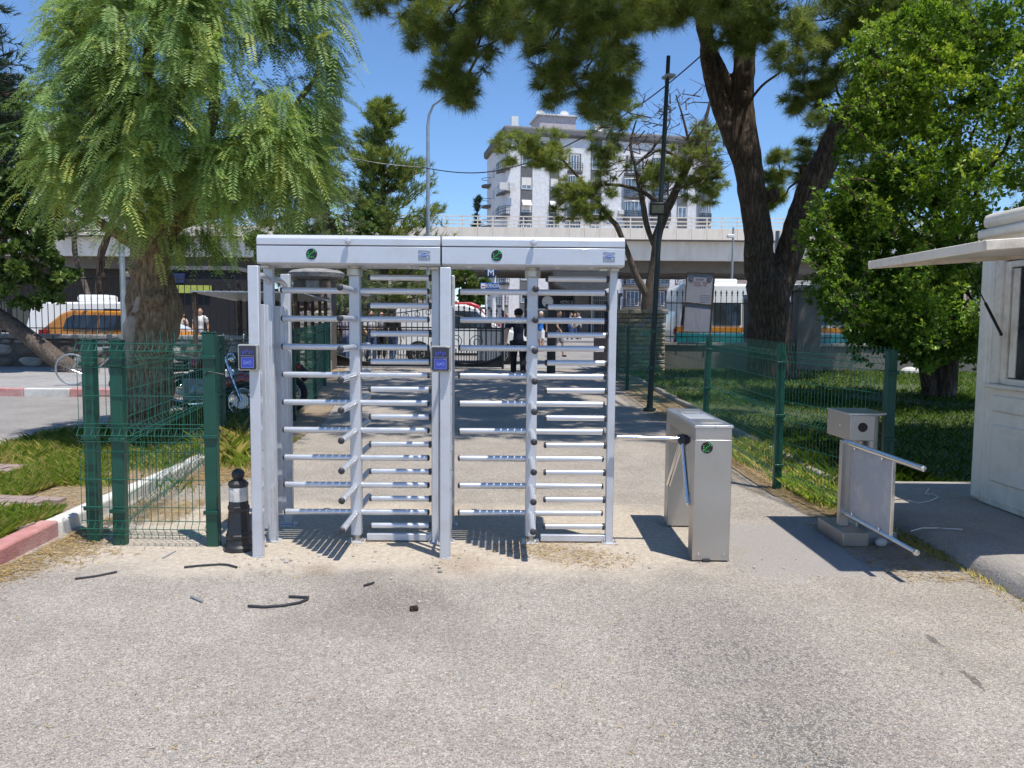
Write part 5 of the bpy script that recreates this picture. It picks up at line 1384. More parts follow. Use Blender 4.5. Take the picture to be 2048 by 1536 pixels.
# ------------------------------------------------------------------ apartment block
wall_l = concrete('render_pale_grey', (.86, .85, .86), (.76, .75, .75), .05); wall_d = concrete('render_dark_grey', (.17, .17, .175), (.13, .13, .135), .05)
AX, AYY, AZ = -.9, 100., gh(100)
t = thing('apartment_block', 'pale grey apartment block with dark bands and rounded balconies', 'building', (AX, AYY, AZ), R(11.5))
W_, D_, H_ = 28.2, 15., 26.3
MB().bb(0, W_, .0, D_, -.2, H_ - 1.2).build('wall', wall_l, t)
MB().bb(-.5, W_ + .4, -.45, D_ + .4, H_ - 1.199, H_ - .05).build('cornice', wall_d, t, bevel=.35, segs=4)
fr_m = A['white_paint']; st_h = 2.9; cz = [19.8 - AZ + st_h * k for k in range(-6, 3)]
wn = {}
def window(par, x, z, w_, h, y=-.05, nsash=2, side=False, blind=0.):
    key = (round(w_, 2), round(h, 2), nsash)
    if key not in wn:
        f = MB()
        f.bb(-w_ / 2, w_ / 2, -.03, .05, -h / 2, -h / 2 + .1).bb(-w_ / 2, w_ / 2, -.03, .05, h / 2 - .1, h / 2)
        for i in range(nsash + 1): xx = -w_ / 2 + .05 + (w_ - .1) * i / nsash; f.bb(xx - .05, xx + .05, -.032, .05, -h / 2 + .1, h / 2 - .1)
        wn[key] = (f.mesh('window', fr_m), MB().bb(-w_ / 2 + .05, w_ / 2 - .05, .0, .03, -h / 2 + .05, h / 2 - .05).mesh('pane', A['glass_blue']))
    rot = (0, 0, -PI / 2) if side else (0, 0, 0)
    o = link('window', wn[key][0], par, (x, y, z), rot); link('pane', wn[key][1], o)
    if blind:
        MB().bb(-w_ / 2 + .1, w_ / 2 - .1, -.022, -.004, h / 2 - .1 - h * blind, h / 2 - .1).build('blind', A['kiosk'] if blind > .5 else pm('yellow_blind', (.45, .48, .12), .8), o)
    return o
for bx_, bw in ((2.6, 1.55), (6.3, 1.3), (11.9, 1.5), (24.0, 1.5)):
    MB().bb(bx_ - bw / 2, bx_ + bw / 2, -.04, .02, 2.5, H_ - 1.21).build('dark_band', wall_d, t)
    for i, z in enumerate(cz):
        if z > H_ - 2.3: continue
        window(t, bx_, z, bw - .25, 1.5, -.06, 2, blind=.75 if (i == 5 and bx_ < 7) else (.6 if i == 6 and bx_ < 7 else 0))
    if bx_ < 7: MB().prism([(0, 0), (.75, -.75), (.78, -.70), (.0, .06)], (bx_ - .6, -.08, cz[5] + .75), (0, -1, 0), (0, 0, 1), (1.2, 0, 0)).build('awning', A['white_paint'], t)
def balcony(par, xc, w_, z, dep=1.1, glazed=False):
    n = 10; out = [(-w_ / 2, 0)] + [(w_ / 2 * math.sin(R(a)), -dep * (.35 + .65 * math.cos(R(a)))) for a in np.linspace(-90, 90, n)] + [(w_ / 2, 0)]
    b = MB().prism(out, (xc, .02, z - 1.35), (1, 0, 0), (0, 1, 0), (0, 0, .28)).build('balcony', wall_d, par)
    mb = MB()
    for zz in (.35, .65, .95): mb.tube([(xc + x, .02 + y, z - 1.07 + zz) for x, y in out[1:-1]], .03, 5)
    for x, y in out[1:-1]: mb.cyl((xc + x, .02 + y, z - 1.07), (xc + x, .02 + y, z - .1), .025, n=5)
    mb.build('balustrade', A['black'], b)
    if glazed:
        for (x0_, y0_), (x1_, y1_) in zip(out[1:-2], out[2:-1]):
            MB().prism([(0, 0), (math.hypot(x1_ - x0_, y1_ - y0_) - .05, 0), (math.hypot(x1_ - x0_, y1_ - y0_) - .05, 2.1), (0, 2.1)], (xc + x0_, y0_ + .06, z - 1.05), Vector((x1_ - x0_, y1_ - y0_, 0)).normalized(), (0, 0, 1), Vector((y1_ - y0_, x0_ - x1_, 0)).normalized() * -.03).build('glazing', A['glass_blue'], b)
        MB().tube([(xc + x, .05 + y, z + 1.08) for x, y in out[1:-1]], .07, 6).build('glazing_head', fr_m, b)
        for x, y in out[1:-1]: MB().cyl((xc + x, .05 + y, z - 1.05), (xc + x, .05 + y, z + 1.05), .04, n=5).build('glazing_bar', fr_m, b)
    else:
        MB().bb(xc - w_ * .42, xc + w_ * .42, -.03, -.01, z - 1.06, z + 1.2).build('recess', A['dark_concrete'], b)
        o = window(b, xc, z + .05, w_ * .6, 2.0, -.06, 3); o.name = 'balcony_door'
for bx_, bw, gl in ((9.0, 2.0, (1, 0, 1, 0, 0, 1, 1, 0, 1)), (17.2, 3.0, (0, 0, 0, 0, 0, 1, 1, 0, 0)), (20.9, 2.8, (0, 0, 1, 0, 0, 1, 0, 1, 1)), (27.2, 1.7, (1, 1, 1, 1, 1, 1, 1, 1, 1))):
    for i, z in enumerate(cz):
        if z > H_ - 2.: continue
        balcony(t, bx_, bw, z, 1.0, bool(gl[i]))
# corner balconies and the narrow left side
sd_ = bpy.data.objects.new('side_front', None)
for i, z in enumerate(cz):
    if z > H_ - 2.: continue
    n = 9; out = [(.6, 0)] + [(-1.5 * math.sin(R(a)) * .75 + .3, 2.6 - 3.6 * math.cos(R(a))) for a in np.linspace(0, 90, n)]
    b = MB().prism(out, (.0, .3, z - 1.35), (1, 0, 0), (0, 1, 0), (0, 0, .28)).build('balcony', wall_d, t)
    mb = MB()
    for zz in (.4, .75, 1.0): mb.tube([(x, .3 + y, z - 1.07 + zz) for x, y in out[1:]], .035, 5)
    for x, y in out[1:]: mb.cyl((x, .3 + y, z - 1.07), (x, .3 + y, z - .05), .03, n=5)
    mb.build('balustrade', A['black'] if i % 3 else A['white_paint'], b)
    if i == 6:
        MB().bb(-1.0, 1.0, -.62, -.55, z - 1.0, z - .1).build('parapet_cloth', A['white_band'], b)
    window(t, -.06, z, 1.6, 1.6, 5.2, 2, True); window(t, -.06, z, 1.2, 1.5, 9.2, 2, True)
    o = MB().prism([(0, 0), (-.9, .3), (-1.2, 1.2), (-.9, 2.1), (0, 2.4)], (0, 11.5, z - 1.35), (1, 0, 0), (0, 1, 0), (0, 0, .28)).build('balcony', wall_d, t)
    MB().tube([(0, 11.5, z - .2), (-.9, 11.8, z - .2), (-1.2, 12.7, z - .2), (-.9, 13.6, z - .2), (0, 13.9, z - .2)], .04, 5).build('balustrade', A['black'], o)
bpy.data.objects.remove(sd_)
pk = concrete('penthouse_pink', (.62, .54, .54), (.5, .42, .42), .05)
MB().bb(5.2, 10.2, 4, 9, H_ - .05, H_ + 2.6).build('roof_house', pk, t); MB().bb(4.9, 10.5, 3.7, 9.3, H_ + 2.601, H_ + 2.8).build('roof_house_slab', wall_l, t)
for x, y, h in ((1.2, 3, 2.), (14, 5, 1.8), (22, 6, 1.6)): MB().bb(x, x + .9, y, y + .7, H_ - .06, H_ + h).build('chimney', A['white_paint'], t)
for x, y, z in ((5.9, 6.6, 2.8), (9.2, 6.2, 2.8), (12.5, 1.5, 0)):
    o = MB().lathe([(.02, 0), (.35, .05), (.6, .2), (.58, .21), (.3, .07), (.02, .03)], 14, M=Matrix.Rotation(R(60), 3, 'X')).build('satellite_dish', A['white_band'], t, loc=(x, y, H_ + z + .6))
    MB().cyl((0, 0, -.6), (0, 0, .05), .04, n=6).build('mast', A['galv'], o)
for i, (x, z) in enumerate(((10.4, cz[4]), (13.6, cz[5]), (15.0, cz[5]), (22.6, cz[6]), (22.6, cz[7]))):
    o = MB().bb(x, x + .8, -.42, -.02, z - .6, z - .05).build('air_conditioner', A['white_band'], t, bevel=.03)
# ------------------------------------------------------------------ lesser buildings
def block(name, label, u0_, u1_, vt, Y, col, dep=10, fl=0, cols=4, dark=None, group=None):
    xa, xb = ux(u0_, Y), ux(u1_, Y); z1 = P((u0_ + u1_) / 2, vt, Y).z; g = gh(Y)
    t = thing(name, label, 'building', (xa, Y, g)); w_ = xb - xa; h = z1 - g
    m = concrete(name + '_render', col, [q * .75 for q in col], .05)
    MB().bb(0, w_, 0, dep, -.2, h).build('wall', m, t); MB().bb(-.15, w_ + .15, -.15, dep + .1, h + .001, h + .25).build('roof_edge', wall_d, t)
    if fl:
        sh = h / fl
        for k in range(fl):
            for c in range(cols): window(t, w_ * (c + .5) / cols, sh * (k + .55), min(1.5, w_ / cols * .6), min(1.4, sh * .5), -.03, 2)
    return t, w_, h
block('house_block', 'white apartment house glimpsed through the trees at left', 60, 150, 236, 82, (.62, .62, .63), 10, 7, 3)
block('house_block', 'pink low building seen under the flyover behind the minibus', 1425, 1525, 500, 76, (.55, .43, .37), 8, 3, 4)
block('house_block', 'beige apartment house behind the conifer', 560, 880, 500, 84, (.52, .46, .40), 10, 3, 8)
block('house_block', 'grey apartment house behind the far left trees', -260, 55, 420, 90, (.48, .46, .44), 10, 4, 8)
block('house_block', 'low cream building right of the apartment block under the flyover', 1530, 1760, 520, 80, (.55, .52, .46), 10, 3, 6)
block('house_block', 'ochre apartment house far right behind the evergreen tree', 1770, 2300, 470, 90, (.5, .42, .32), 10, 4, 10)
# shops under the flyover
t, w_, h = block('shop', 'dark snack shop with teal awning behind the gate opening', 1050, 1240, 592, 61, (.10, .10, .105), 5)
Y_ = 61
def sx(u_, v_): q = P(u_, v_, Y_); return q.x - t.location.x, q.z - t.location.z
a, z0_ = sx(1052, 618); b, z1_ = sx(1112, 600)
MB().prism([(0, 0), (0, z1_ - z0_ + .1), (1.0, 0)], (a, -.01, z0_), (0, -1, 0), (0, 0, 1), (b - a, 0, 0)).build('awning', pm('teal_awning', (.055, .10, .13), .7), t)
MB().bb(a, b, -1.03, -.98, z0_ - .12, z0_ + .02).build('awning_edge', A['white_band'], t)
a, z0_ = sx(1116, 612); b, z1_ = sx(1158, 598)
s = MB().bb(a, b, -.25, -.12, z0_, z1_).build('sign_board', A['black'], t)
text_mesh('lettering', 'METRO BÜFE', .36, A['lettering'], s, ((a + b) / 2, -.255, (z0_ + z1_) / 2), (R(90), 0, 0), extrude=.003, sx=.62)
MB().lathe([(.42, -.05), (.45, 0), (.42, .05)], 18, (sx(1094, 604)[0], -1.15, sx(1094, 604)[1]), M=Matrix.Rotation(R(90), 3, 'X')).build('round_sign', A['white_band'], t)
for k in range(5): MB().bb(.6 + k * 1.45, .6 + k * 1.45 + 1.2, -.03, -.01, .3, 2.1).build('shop_window', A['glass'], t)
a, z0_ = sx(1178, 640); b, z1_ = sx(1228, 606)
t2 = thing('cage_fence', 'grey wire cage fence beside the dark snack shop', 'fence', (t.location.x + a, 59, gh(59)))
mb = MB()
for i in range(14): mb.cyl((i * (b - a) / 13, 0, 0), (i * (b - a) / 13, 0, 3.6), .02, n=5)
for i in range(12): mb.cyl((0, 0, .3 * i + .2), (b - a, 0, .3 * i + .2), .015, n=5)
mb.build('wire_mesh', A['galv'], t2)['kind'] = 'stuff'
for x in (0, b - a): MB().bb(x - .05, x + .05, -.05, .05, -.1, 3.7).build('post', A['galv'], t2)
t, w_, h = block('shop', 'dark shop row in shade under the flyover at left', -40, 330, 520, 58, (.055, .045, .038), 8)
for k in range(8): MB().bb(.8 + k * 1.7, .8 + k * 1.7 + 1.3, -.03, -.01, .3, 2.4).build('shop_window', A['glass'], t)
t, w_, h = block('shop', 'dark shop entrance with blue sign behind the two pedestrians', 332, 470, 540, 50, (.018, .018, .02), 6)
Y_ = 50
a, z0_ = sx(338, 566); b, z1_ = sx(372, 547); s = MB().bb(a, b, -.2, -.05, z0_, z1_).build('sign_board', A['sign_navy'], t)
a, z0_ = sx(352, 586); b, z1_ = sx(424, 571); MB().bb(a, b, -.2, -.05, z0_, z1_).build('sign_board', pm('lime_sign', (.42, .45, .08), .5), t)
# ------------------------------------------------------------------ vehicles (side view profiles, length along x, facing +x)
def wheel(t, x, y, r, side=-1):
    M_ = Matrix.Rotation(R(90), 3, 'X')
    w_ = MB().lathe([(r * .55, -.10), (r * .9, -.105), (r, -.07), (r, .07), (r * .9, .105), (r * .55, .10)], 26, M=M_).build('wheel', A['tyre'], t, loc=(x, y, r))
    mb = MB().lathe([(r * .62, .02), (r * .64, .10), (r * .58, .112), (r * .5, .06), (r * .02, .05)], 22, M=Matrix.Rotation(R(90), 3, 'X'))
    for k in range(5): a = k * 2 * PI / 5; mb.bar((r * .12 * math.cos(a), -.075, r * .12 * math.sin(a)), (r * .56 * math.cos(a), -.10, r * .56 * math.sin(a)), .07, .03)
    o = mb.build('rim', A['rim'], w_)
    if side > 0: o.rotation_euler = (0, 0, PI)
def vehicle(name, label, cat, loc, rz, prof, width, paint, wheels, wr, glass, extras=(), bevel=.06, two=None):
    t = thing(name, label, cat, loc, rz)
    hw = width / 2
    mb = MB().prism(prof, (0, -hw, 0), (1, 0, 0), (0, 0, 1), (0, width, 0))
    zmax = max(p[1] for p in prof); mb.v = [(x, y * (1 - .12 * max(0, (z - zmax * .55)) / (zmax * .45)), z) for x, y, z in mb.v]
    mb.build('body', paint, t, bevel=bevel, segs=3)
    def yy(z): return -hw * (1 - .12 * max(0, (z - zmax * .55)) / (zmax * .45)) - .006
    for g in glass:
        for s in (1, -1):
            vs = [(x, s * yy(z), z) for x, z in g]; inn = [(x, s * (yy(z) + .03), z) for x, z in g]; k = len(g)
            MB().add(vs + inn, [tuple(range(k)) if s > 0 else tuple(range(k - 1, -1, -1))] + [(i, (i + 1) % k, (i + 1) % k + k, i + k) for i in range(k)]).build('window', A['glass'], t, smooth=0)
    for x in wheels:
        for s in (-1, 1):
            MB().lathe([(wr * 1.16, -.01), (wr * 1.16, .012)], 26, (x, s * (hw + .001), wr * 1.02), M=Matrix.Rotation(R(90), 3, 'X')).build('wheel_arch', A['black'], t)
            wheel(t, x, s * (hw - .06), wr, s)
    for (nm, b, m) in extras:
        x0_, x1_, z0_, z1_ = b[:4]; zc = (z0_ + z1_) / 2
        y0_ = yy(zc) - .004 if len(b) == 4 else b[4]
        MB().bb(x0_, x1_, y0_ - .012, y0_ + .02 if len(b) == 4 else b[5], z0_, z1_).build(nm, A[m] if isinstance(m, str) else m, t, bevel=.006)
    return t
# white van behind the gate
vy = 26.2
x = ux(795, vy)
van = [(0, .35), (0, 1.0), (.08, 1.75), (.25, 1.92), (2.35, 1.95), (2.75, 1.82), (3.45, 1.22), (4.25, 1.0), (4.4, .75), (4.4, .32), (4.2, .25), (.15, .25)]
vehicle('parked_van', 'white van with steel wheels parked right behind the iron gate', 'van', (x, vy, gh(vy)), 0, van, 1.8, A['car_white'], (.82, 3.55), .34,
        [[(1.9, 1.2), (3.25, 1.2), (2.72, 1.72), (1.9, 1.75)]], (('handle', (1.6, 1.8, 1.02, 1.06), 'black'), ('sill', (1.2, 3.1, .28, .36), 'black'), ('door_line', (1.84, 1.855, .4, 1.75), 'galv'), ('tail_lamp', (.0, .1, .95, 1.4), 'red_lens'), ('mirror', (3.0, 3.2, 1.18, 1.36, -1.1, -.9), 'black')))
# taxi-orange SUV and white van over the left wall
vy = 24.2; x = ux(112, vy)
suv = [(0, .4), (0, .95), (.1, 1.1), (.62, 1.55), (.9, 1.66), (2.5, 1.66), (3.1, 1.2), (4.1, 1.02), (4.3, .8), (4.3, .35), (.1, .35)]
vehicle('parked_car', 'orange car with dark side windows parked behind the rubble wall', 'car', (x, vy, gh(vy)), 0, suv, 1.8, A['car_orange'], (.85, 3.4), .34,
        [[(.72, 1.12), (1.75, 1.06), (1.75, 1.52), (1.0, 1.52), (.8, 1.4)], [(1.82, 1.06), (2.95, 1.1), (2.5, 1.52), (1.82, 1.52)]],
        (('tail_lamp', (-.005, .30, .92, 1.08), 'red_lens'), ('roof_rail', (.9, 2.4, 1.67, 1.70, -.75, -.71), 'black'), ('handle', (1.5, 1.7, .96, 1.0), 'car_orange')))
vy = 26.8; x = ux(84, vy)
van2 = [(0, .35), (-.02, 1.0), (.15, 1.7), (.35, 1.92), (3.4, 1.95), (3.9, 1.75), (4.5, 1.2), (5.0, 1.0), (5.1, .5), (4.9, .3), (.1, .3)]
t = vehicle('parked_van', 'white van with roof unit behind the orange car', 'van', (x, vy, gh(vy)), 0, van2, 1.85, A['car_white'], (.9, 4.1), .34, [[(2.6, 1.2), (4.1, 1.2), (3.6, 1.7), (2.6, 1.72)]], (('number_plate', (-.01, .1, .75, 1.0), 'white_paint'),))
MB().bb(1.45, 2.5, -.4, .4, 1.94, 2.2).build('roof_unit', A['car_white'], t, bevel=.1, segs=3)
# city minibus behind the right railing
vy = 27.0; x = ux(1337, vy)
L_ = 7.2
bus = [(0, .35), (-.03, 1.2), (.08, 2.5), (.25, 2.72), (6.6, 2.72), (7.0, 2.4), (7.2, 1.3), (7.2, .4), (7.0, .3), (.2, .3)]
teal = pm('bus_teal', (.01, .23, .26), .3, 0, .05, 2., coat=.4); orng = pm('bus_orange', (.55, .22, .02), .35)
bgl = [[(.2, 1.32), (1.2, 1.32), (1.2, 2.08), (.3, 2.08)], [(1.3, 1.32), (2.22, 1.32), (2.22, 2.08), (1.3, 2.08)], [(2.32, .5), (3.75, .5), (3.75, 2.35), (2.32, 2.35)], [(3.9, 1.35), (5.2, 1.35), (5.2, 2.05), (3.9, 2.05)], [(5.3, 1.35), (6.9, 1.35), (6.7, 2.05), (5.3, 2.05)]]
t = vehicle('minibus', 'white minibus with orange and teal stripes behind the railing', 'minibus', (x, vy, gh(vy)), 0, bus, 2.1, A['car_white'], (1.3, 5.6), .4, bgl,
            (('stripe', (.0, 2.3, 1.10, 1.26), orng), ('stripe', (.0, 2.3, .5, 1.04), teal), ('stripe', (3.76, 7.1, 1.10, 1.26), orng), ('stripe', (3.76, 7.15, .5, 1.04), teal), ('tail_lamp', (-.04, .06, 1.0, 1.2), 'red_lens'), ('tail_lamp', (-.04, .06, .6, .85), 'red_lens')), .09)
MB().bb(.4, 2.2, -.6, .6, 2.72, 2.9).build('air_conditioner', A['car_white'], t, bevel=.06, segs=3)
MB().lathe([(.5, 0), (.45, .12), (.2, .2), (.01, .22)], 18, (3.3, 0, 2.72)).build('roof_hatch', A['galv'], t)
# red delivery van far down the street
vy = 40.0; x = ux(858, vy)
rb = [(0, .35), (0, 1.9), (.15, 2.15), (2.2, 2.2), (2.6, 2.05), (3.1, 1.3), (3.7, 1.1), (3.8, .4), (3.6, .3), (.2, .3)]
vehicle('delivery_van', 'red van roof showing over the white van far down the street', 'van', (x, vy, gh(vy)), 0, rb, 1.8, pm('van_red', (.42, .025, .03), .3, 0, .05, 2., coat=.4), (.7, 3.0), .33, [[(1.7, 1.3), (2.8, 1.3), (2.4, 1.9), (1.7, 1.95)]], (), .08)
# ------------------------------------------------------------------ motorcycles and a bicycle behind the left fence
def motorcycle(label, loc, rz, tank, group):
    t = thing('motorcycle', label, 'motorcycle', loc, rz, group); Mx = Matrix.Rotation(R(90), 3, 'X')
    for x in (-.64, .64):
        w_ = MB().torus((0, 0, 0), .25, .055, 26, 10, M=Mx).build('wheel', A['tyre'], t, loc=(x, 0, .305))
        mb = MB().torus((0, 0, 0), .195, .014, 24, 6, M=Mx).lathe([(.05, -.06), (.05, .06)], 12, M=Mx)
        for k in range(7): a = k * 2 * PI / 7; mb.cyl((0, 0, 0), (.19 * math.cos(a), 0, .19 * math.sin(a)), .008, n=5)
        mb.build('rim', A['rim'], w_)
        MB().lathe([(.11, -.005), (.11, .005)], 18, (0, -.075, 0), M=Mx).build('brake_disc', A['collar'], w_)
    for s in (-.08, .08): MB().tube([(.64, s, .305), (.50, s, .66), (.40, s, .95)], [.022, .024, .026], 10).build('fork', A['chrome'], t)
    MB().tube([(.40, -.36, 1.02), (.36, -.24, 1.05), (.40, 0, .99), (.36, .24, 1.05), (.40, .36, 1.02)], .014, 8).build('handlebar', A['black'], t)
    for s in (-1, 1):
        MB().cyl((.40, s * .36, 1.02), (.405, s * .24, 1.04), .02, n=8).build('grip', A['rubber'], t)
        m = MB().tube([(.38, s * .24, 1.05), (.42, s * .30, 1.2)], .007, 6).build('mirror_stalk', A['black'], t)
        MB().ball((.43, s * .31, 1.24), .06, 10, 7, sc=(.3, 1, .7)).build('mirror', A['chrome'], m)
    MB().ball((.47, 0, .93), .1, 14, 9, sc=(.8, 1, 1)).build('headlight', A['chrome'], t)
    MB().ball((.14, 0, .86), .2, 16, 10, sc=(1.35, .75, .62)).build('tank', tank, t)
    MB().prism([(-.72, .82), (-.5, .80), (-.05, .78), (0, .84), (-.3, .86), (-.6, .93), (-.76, .93)], (0, -.12, 0), (1, 0, 0), (0, 0, 1), (0, .24, 0)).build('seat', A['rubber'], t, bevel=.03)
    MB().box((.05, 0, .48), (.42, .26, .34)).ball((.05, -.14, .46), .11, 12, 8, sc=(1, .5, 1)).build('engine', A['galv'], t, bevel=.04)
    MB().tube([(.25, -.1, .5), (.22, -.15, .28), (-.1, -.17, .27), (-.75, -.18, .38)], [.02, .022, .03, .045], 10).build('exhaust', A['chrome'], t)
    for s in (-.1, .1): MB().tube([(.40, s * .4, .95), (.1, s, .7), (-.2, s, .62), (-.64, s, .32)], .02, 8).build('frame', A['black'], t)
    MB().tube([(.95, 0, .42), (.86, 0, .60), (.64, 0, .66), (.40, 0, .58)], .05, 8, flat=1.6).build('mudguard', tank, t)
    MB().tube([(-.95, 0, .55), (-.82, 0, .70), (-.5, 0, .72)], .055, 8, flat=1.6).build('mudguard', A['black'], t)
    MB().box((-.8, 0, .74), (.06, .14, .07)).build('tail_lamp', A['red_lens'], t, bevel=.01)
    MB().cyl((-.05, -.12, .3), (-.12, -.3, .01), .012, n=6).build('kick_stand', A['black'], t)
    return t
redp = pm('tank_red', (.25, .012, .02), .25, 0, .05, 3., coat=.5)
motorcycle('black and red motorcycle leaning nearest behind the green gate post', (-4.62, 11.2, gh(11.2) + .085), R(10), redp, 'motorcycles parked behind the left fence').rotation_euler[0] = -.13
o = motorcycle('all black motorcycle parked beyond the pepper tree trunk', (-5.3, 13.9, gh(13.9)), R(20), A['black'], 'motorcycles parked behind the left fence'); o.rotation_euler[0] = -.13
o = motorcycle('dark motorcycle with chrome forks parked close to the turnstile side', (-4.25, 12.3, gh(12.3) + .085), R(188), A['black'], 'motorcycles parked behind the left fence'); o.rotation_euler[0] = .13
def bicycle(label, loc, rz):
    t = thing('bicycle', label, 'bicycle', loc, rz); Mx = Matrix.Rotation(R(90), 3, 'X')
    for x in (-.52, .52):
        w_ = MB().torus((0, 0, 0), .32, .02, 30, 8, M=Mx).build('wheel', A['galv'], t, loc=(x, 0, .34))
        mb = MB()
        for k in range(16): a = k * PI / 8; mb.cyl((0, .02 * (-1) ** k, 0), (.31 * math.cos(a), 0, .31 * math.sin(a)), .002, n=4)
        mb.build('spokes', A['chrome'], w_)
    for a, b in (((-.52, 0, .34), (-.05, 0, .32)), ((-.52, 0, .34), (-.18, 0, .78)), ((-.05, 0, .32), (-.2, 0, .85)), ((-.05, 0, .32), (.38, 0, .75)), ((-.18, 0, .78), (.38, 0, .82)), ((.52, 0, .34), (.36, 0, .95))):
        MB().cyl(a, b, .016, n=8).build('frame', A['galv'], t)
    MB().tube([(.30, -.28, .98), (.36, -.1, 1.0), (.36, .1, 1.0), (.30, .28, .98)], .012, 8).build('handlebar', A['black'], t)
    MB().ball((-.22, 0, .90), .12, 12, 8, sc=(1.1, .6, .3)).build('saddle', A['rubber'], t)
    MB().lathe([(.09, -.005), (.09, .005)], 16, (-.05, -.04, .32), M=Mx).build('chainring', A['chrome'], t)
    return t
q = G(172, 790)
bicycle('silver bicycle parked left of the green mesh gate posts', (ux(196, 16.1), 16.1, gh(16.1) + .13), R(8)).rotation_euler[0] = .1

# ------------------------------------------------------------------ people
def person(label, u, Y, H, shirt, legs, hair='hair', rz=0., stride=.0, shorts=False, long_hair=False, dress=False, dx=0., sleeve=.5, arm=(.0, .0), carry=None, wide=1.):
    s = H / 1.75
    t = thing('person', label, 'person', (ux(u, Y) + dx, Y, gh(Y)), rz)
    t.scale = (wide, wide ** .5, 1)
    def V3(x, y, z): return Vector((x * s, y * s, z * s))
    hipL, hipR = V3(-.09, 0, .93), V3(.09, 0, .93)
    ft = {}
    for sd, hp in ((-1, hipL), (1, hipR)):
        st_ = stride * sd
        kn = V3(.095 * sd, -.10 * max(st_, 0) * 3 - .02 + st_ * -.35, .5); an = V3(.10 * sd, -st_ * .9 + (.10 if st_ < 0 else 0), .09 + (.06 if st_ < 0 else 0)); ft[sd] = (hp, kn, an)
    sh = {sd: V3(.185 * sd, 0, 1.42) for sd in (-1, 1)}
    el = {sd: V3(.245 * sd, stride * sd * .5 + .02, 1.15) for sd in (-1, 1)}
    wr = {sd: V3(.255 * sd, stride * sd * 1.0 - .08 - arm[0 if sd < 0 else 1], .92 + arm[0 if sd < 0 else 1] * 1.0) for sd in (-1, 1)}
    def torso(mb, k): mb.tube([V3(0, 0, .86), V3(0, 0, .98), V3(0, 0, 1.12), V3(0, .0, 1.3), V3(0, .01, 1.42), V3(0, .01, 1.48)], [.135 * s * k, .15 * s * k, .135 * s * k, .16 * s * k, .13 * s * k, .06 * s * k], 16, flat=.68)
    b = MB(); torso(b, .94)
    # widen the chest sideways
    b.tube([sh[-1], V3(-.07, .01, 1.45), V3(.07, .01, 1.45), sh[1]], [.055 * s, .06 * s, .06 * s, .055 * s], 10)
    b.tube([V3(0, .012, 1.44), V3(0, 0, 1.56)], [.055 * s, .05 * s], 10)
    b.ball(V3(0, -.012, 1.645), .108 * s, 14, 10, sc=(.80, .98, 1.12)); b.ball(V3(0, -.118, 1.635), .022 * s, 8, 6, sc=(.7, 1, 1.1)); b.ball(V3(0, -.055, 1.575), .05 * s, 10, 7)
    for sd in (-1, 1):
        b.ball(V3(.088 * sd, .0, 1.64), .026 * s, 8, 6, sc=(.4, .8, 1.1))
        b.tube([sh[sd], el[sd], wr[sd]], [.052 * s, .041 * s, .028 * s], 10)
        d = (wr[sd] - el[sd]).normalized(); pc = wr[sd] + d * .05 * s
        b.ball(pc, .042 * s, 10, 7, sc=(.45, .85, 1.15), M=d.to_track_quat('Z', 'Y').to_matrix())
        for k in range(4): b.tube([pc + d * .03 * s + Vector((0, (k - 1.5) * .018 * s, 0)), pc + d * (.075 + .012 * (k in (1, 2))) * s + Vector((0, (k - 1.5) * .02 * s - .01 * s, 0))], [.0095 * s, .008 * s], 6)
        b.tube([pc + Vector((0, -.03 * s, 0)), pc + d * .035 * s + Vector((0, -.055 * s, 0))], [.011 * s, .008 * s], 6)
        hp, kn, an = ft[sd]; b.tube([hp, (hp + kn) / 2, kn, (kn + an) / 2 + Vector((0, .012 * s, 0)), an], [.082 * s, .074 * s, .052 * s, .052 * s, .036 * s], 12)
        b.ball(an + V3(0, -.05, -.045), .05 * s, 10, 7, sc=(.75, 1.9, .75))
    o = b.build('body', A['skin'], t, smooth=70); m = o.modifiers.new('skin', 'REMESH'); m.mode = 'VOXEL'; m.voxel_size = .014; m.use_smooth_shade = True
    for sd in (-1, 1): MB().ball(V3(.034 * sd, -.108, 1.66), .011 * s, 8, 6).build('eye', A['hair'], o)
    c = MB(); torso(c, 1.10); c.tube([sh[-1], V3(-.07, .01, 1.44), V3(.07, .01, 1.44), sh[1]], [.07 * s, .075 * s, .075 * s, .07 * s], 10)
    for sd in (-1, 1):
        q = sh[sd].lerp(el[sd], .62) if sleeve < 1 else el[sd]
        c.tube([sh[sd], q] + ([wr[sd]] if sleeve > 1 else []), [.068 * s, .064 * s] + ([.045 * s] if sleeve > 1 else []), 10)
    o2 = c.build('shirt', A[shirt], o, smooth=70); m = o2.modifiers.new('skin', 'REMESH'); m.mode = 'VOXEL'; m.voxel_size = .018; m.use_smooth_shade = True
    c = MB()
    if dress:
        c.lathe([(.155 * s, 1.0 * s), (.19 * s, .8 * s), (.26 * s, .45 * s), (.25 * s, .44 * s), (.1 * s, .9 * s)], 18); c.build('skirt', A[shirt], o, smooth=60)
    else:
        c.tube([V3(0, 0, 1.02), V3(0, 0, .84)], [.158 * s, .15 * s], 14, flat=.72)
        for sd in (-1, 1):
            hp, kn, an = ft[sd]
            if shorts: c.tube([hp, kn.lerp(hp, .12)], [.10 * s, .092 * s], 12)
            else: c.tube([hp, (hp + kn) / 2, kn, an + Vector((0, 0, .02))], [.098 * s, .09 * s, .07 * s, .062 * s], 12)
        o3 = c.build('trousers' if not shorts else 'shorts', A[legs], o, smooth=70); m = o3.modifiers.new('skin', 'REMESH'); m.mode = 'VOXEL'; m.voxel_size = .018; m.use_smooth_shade = True
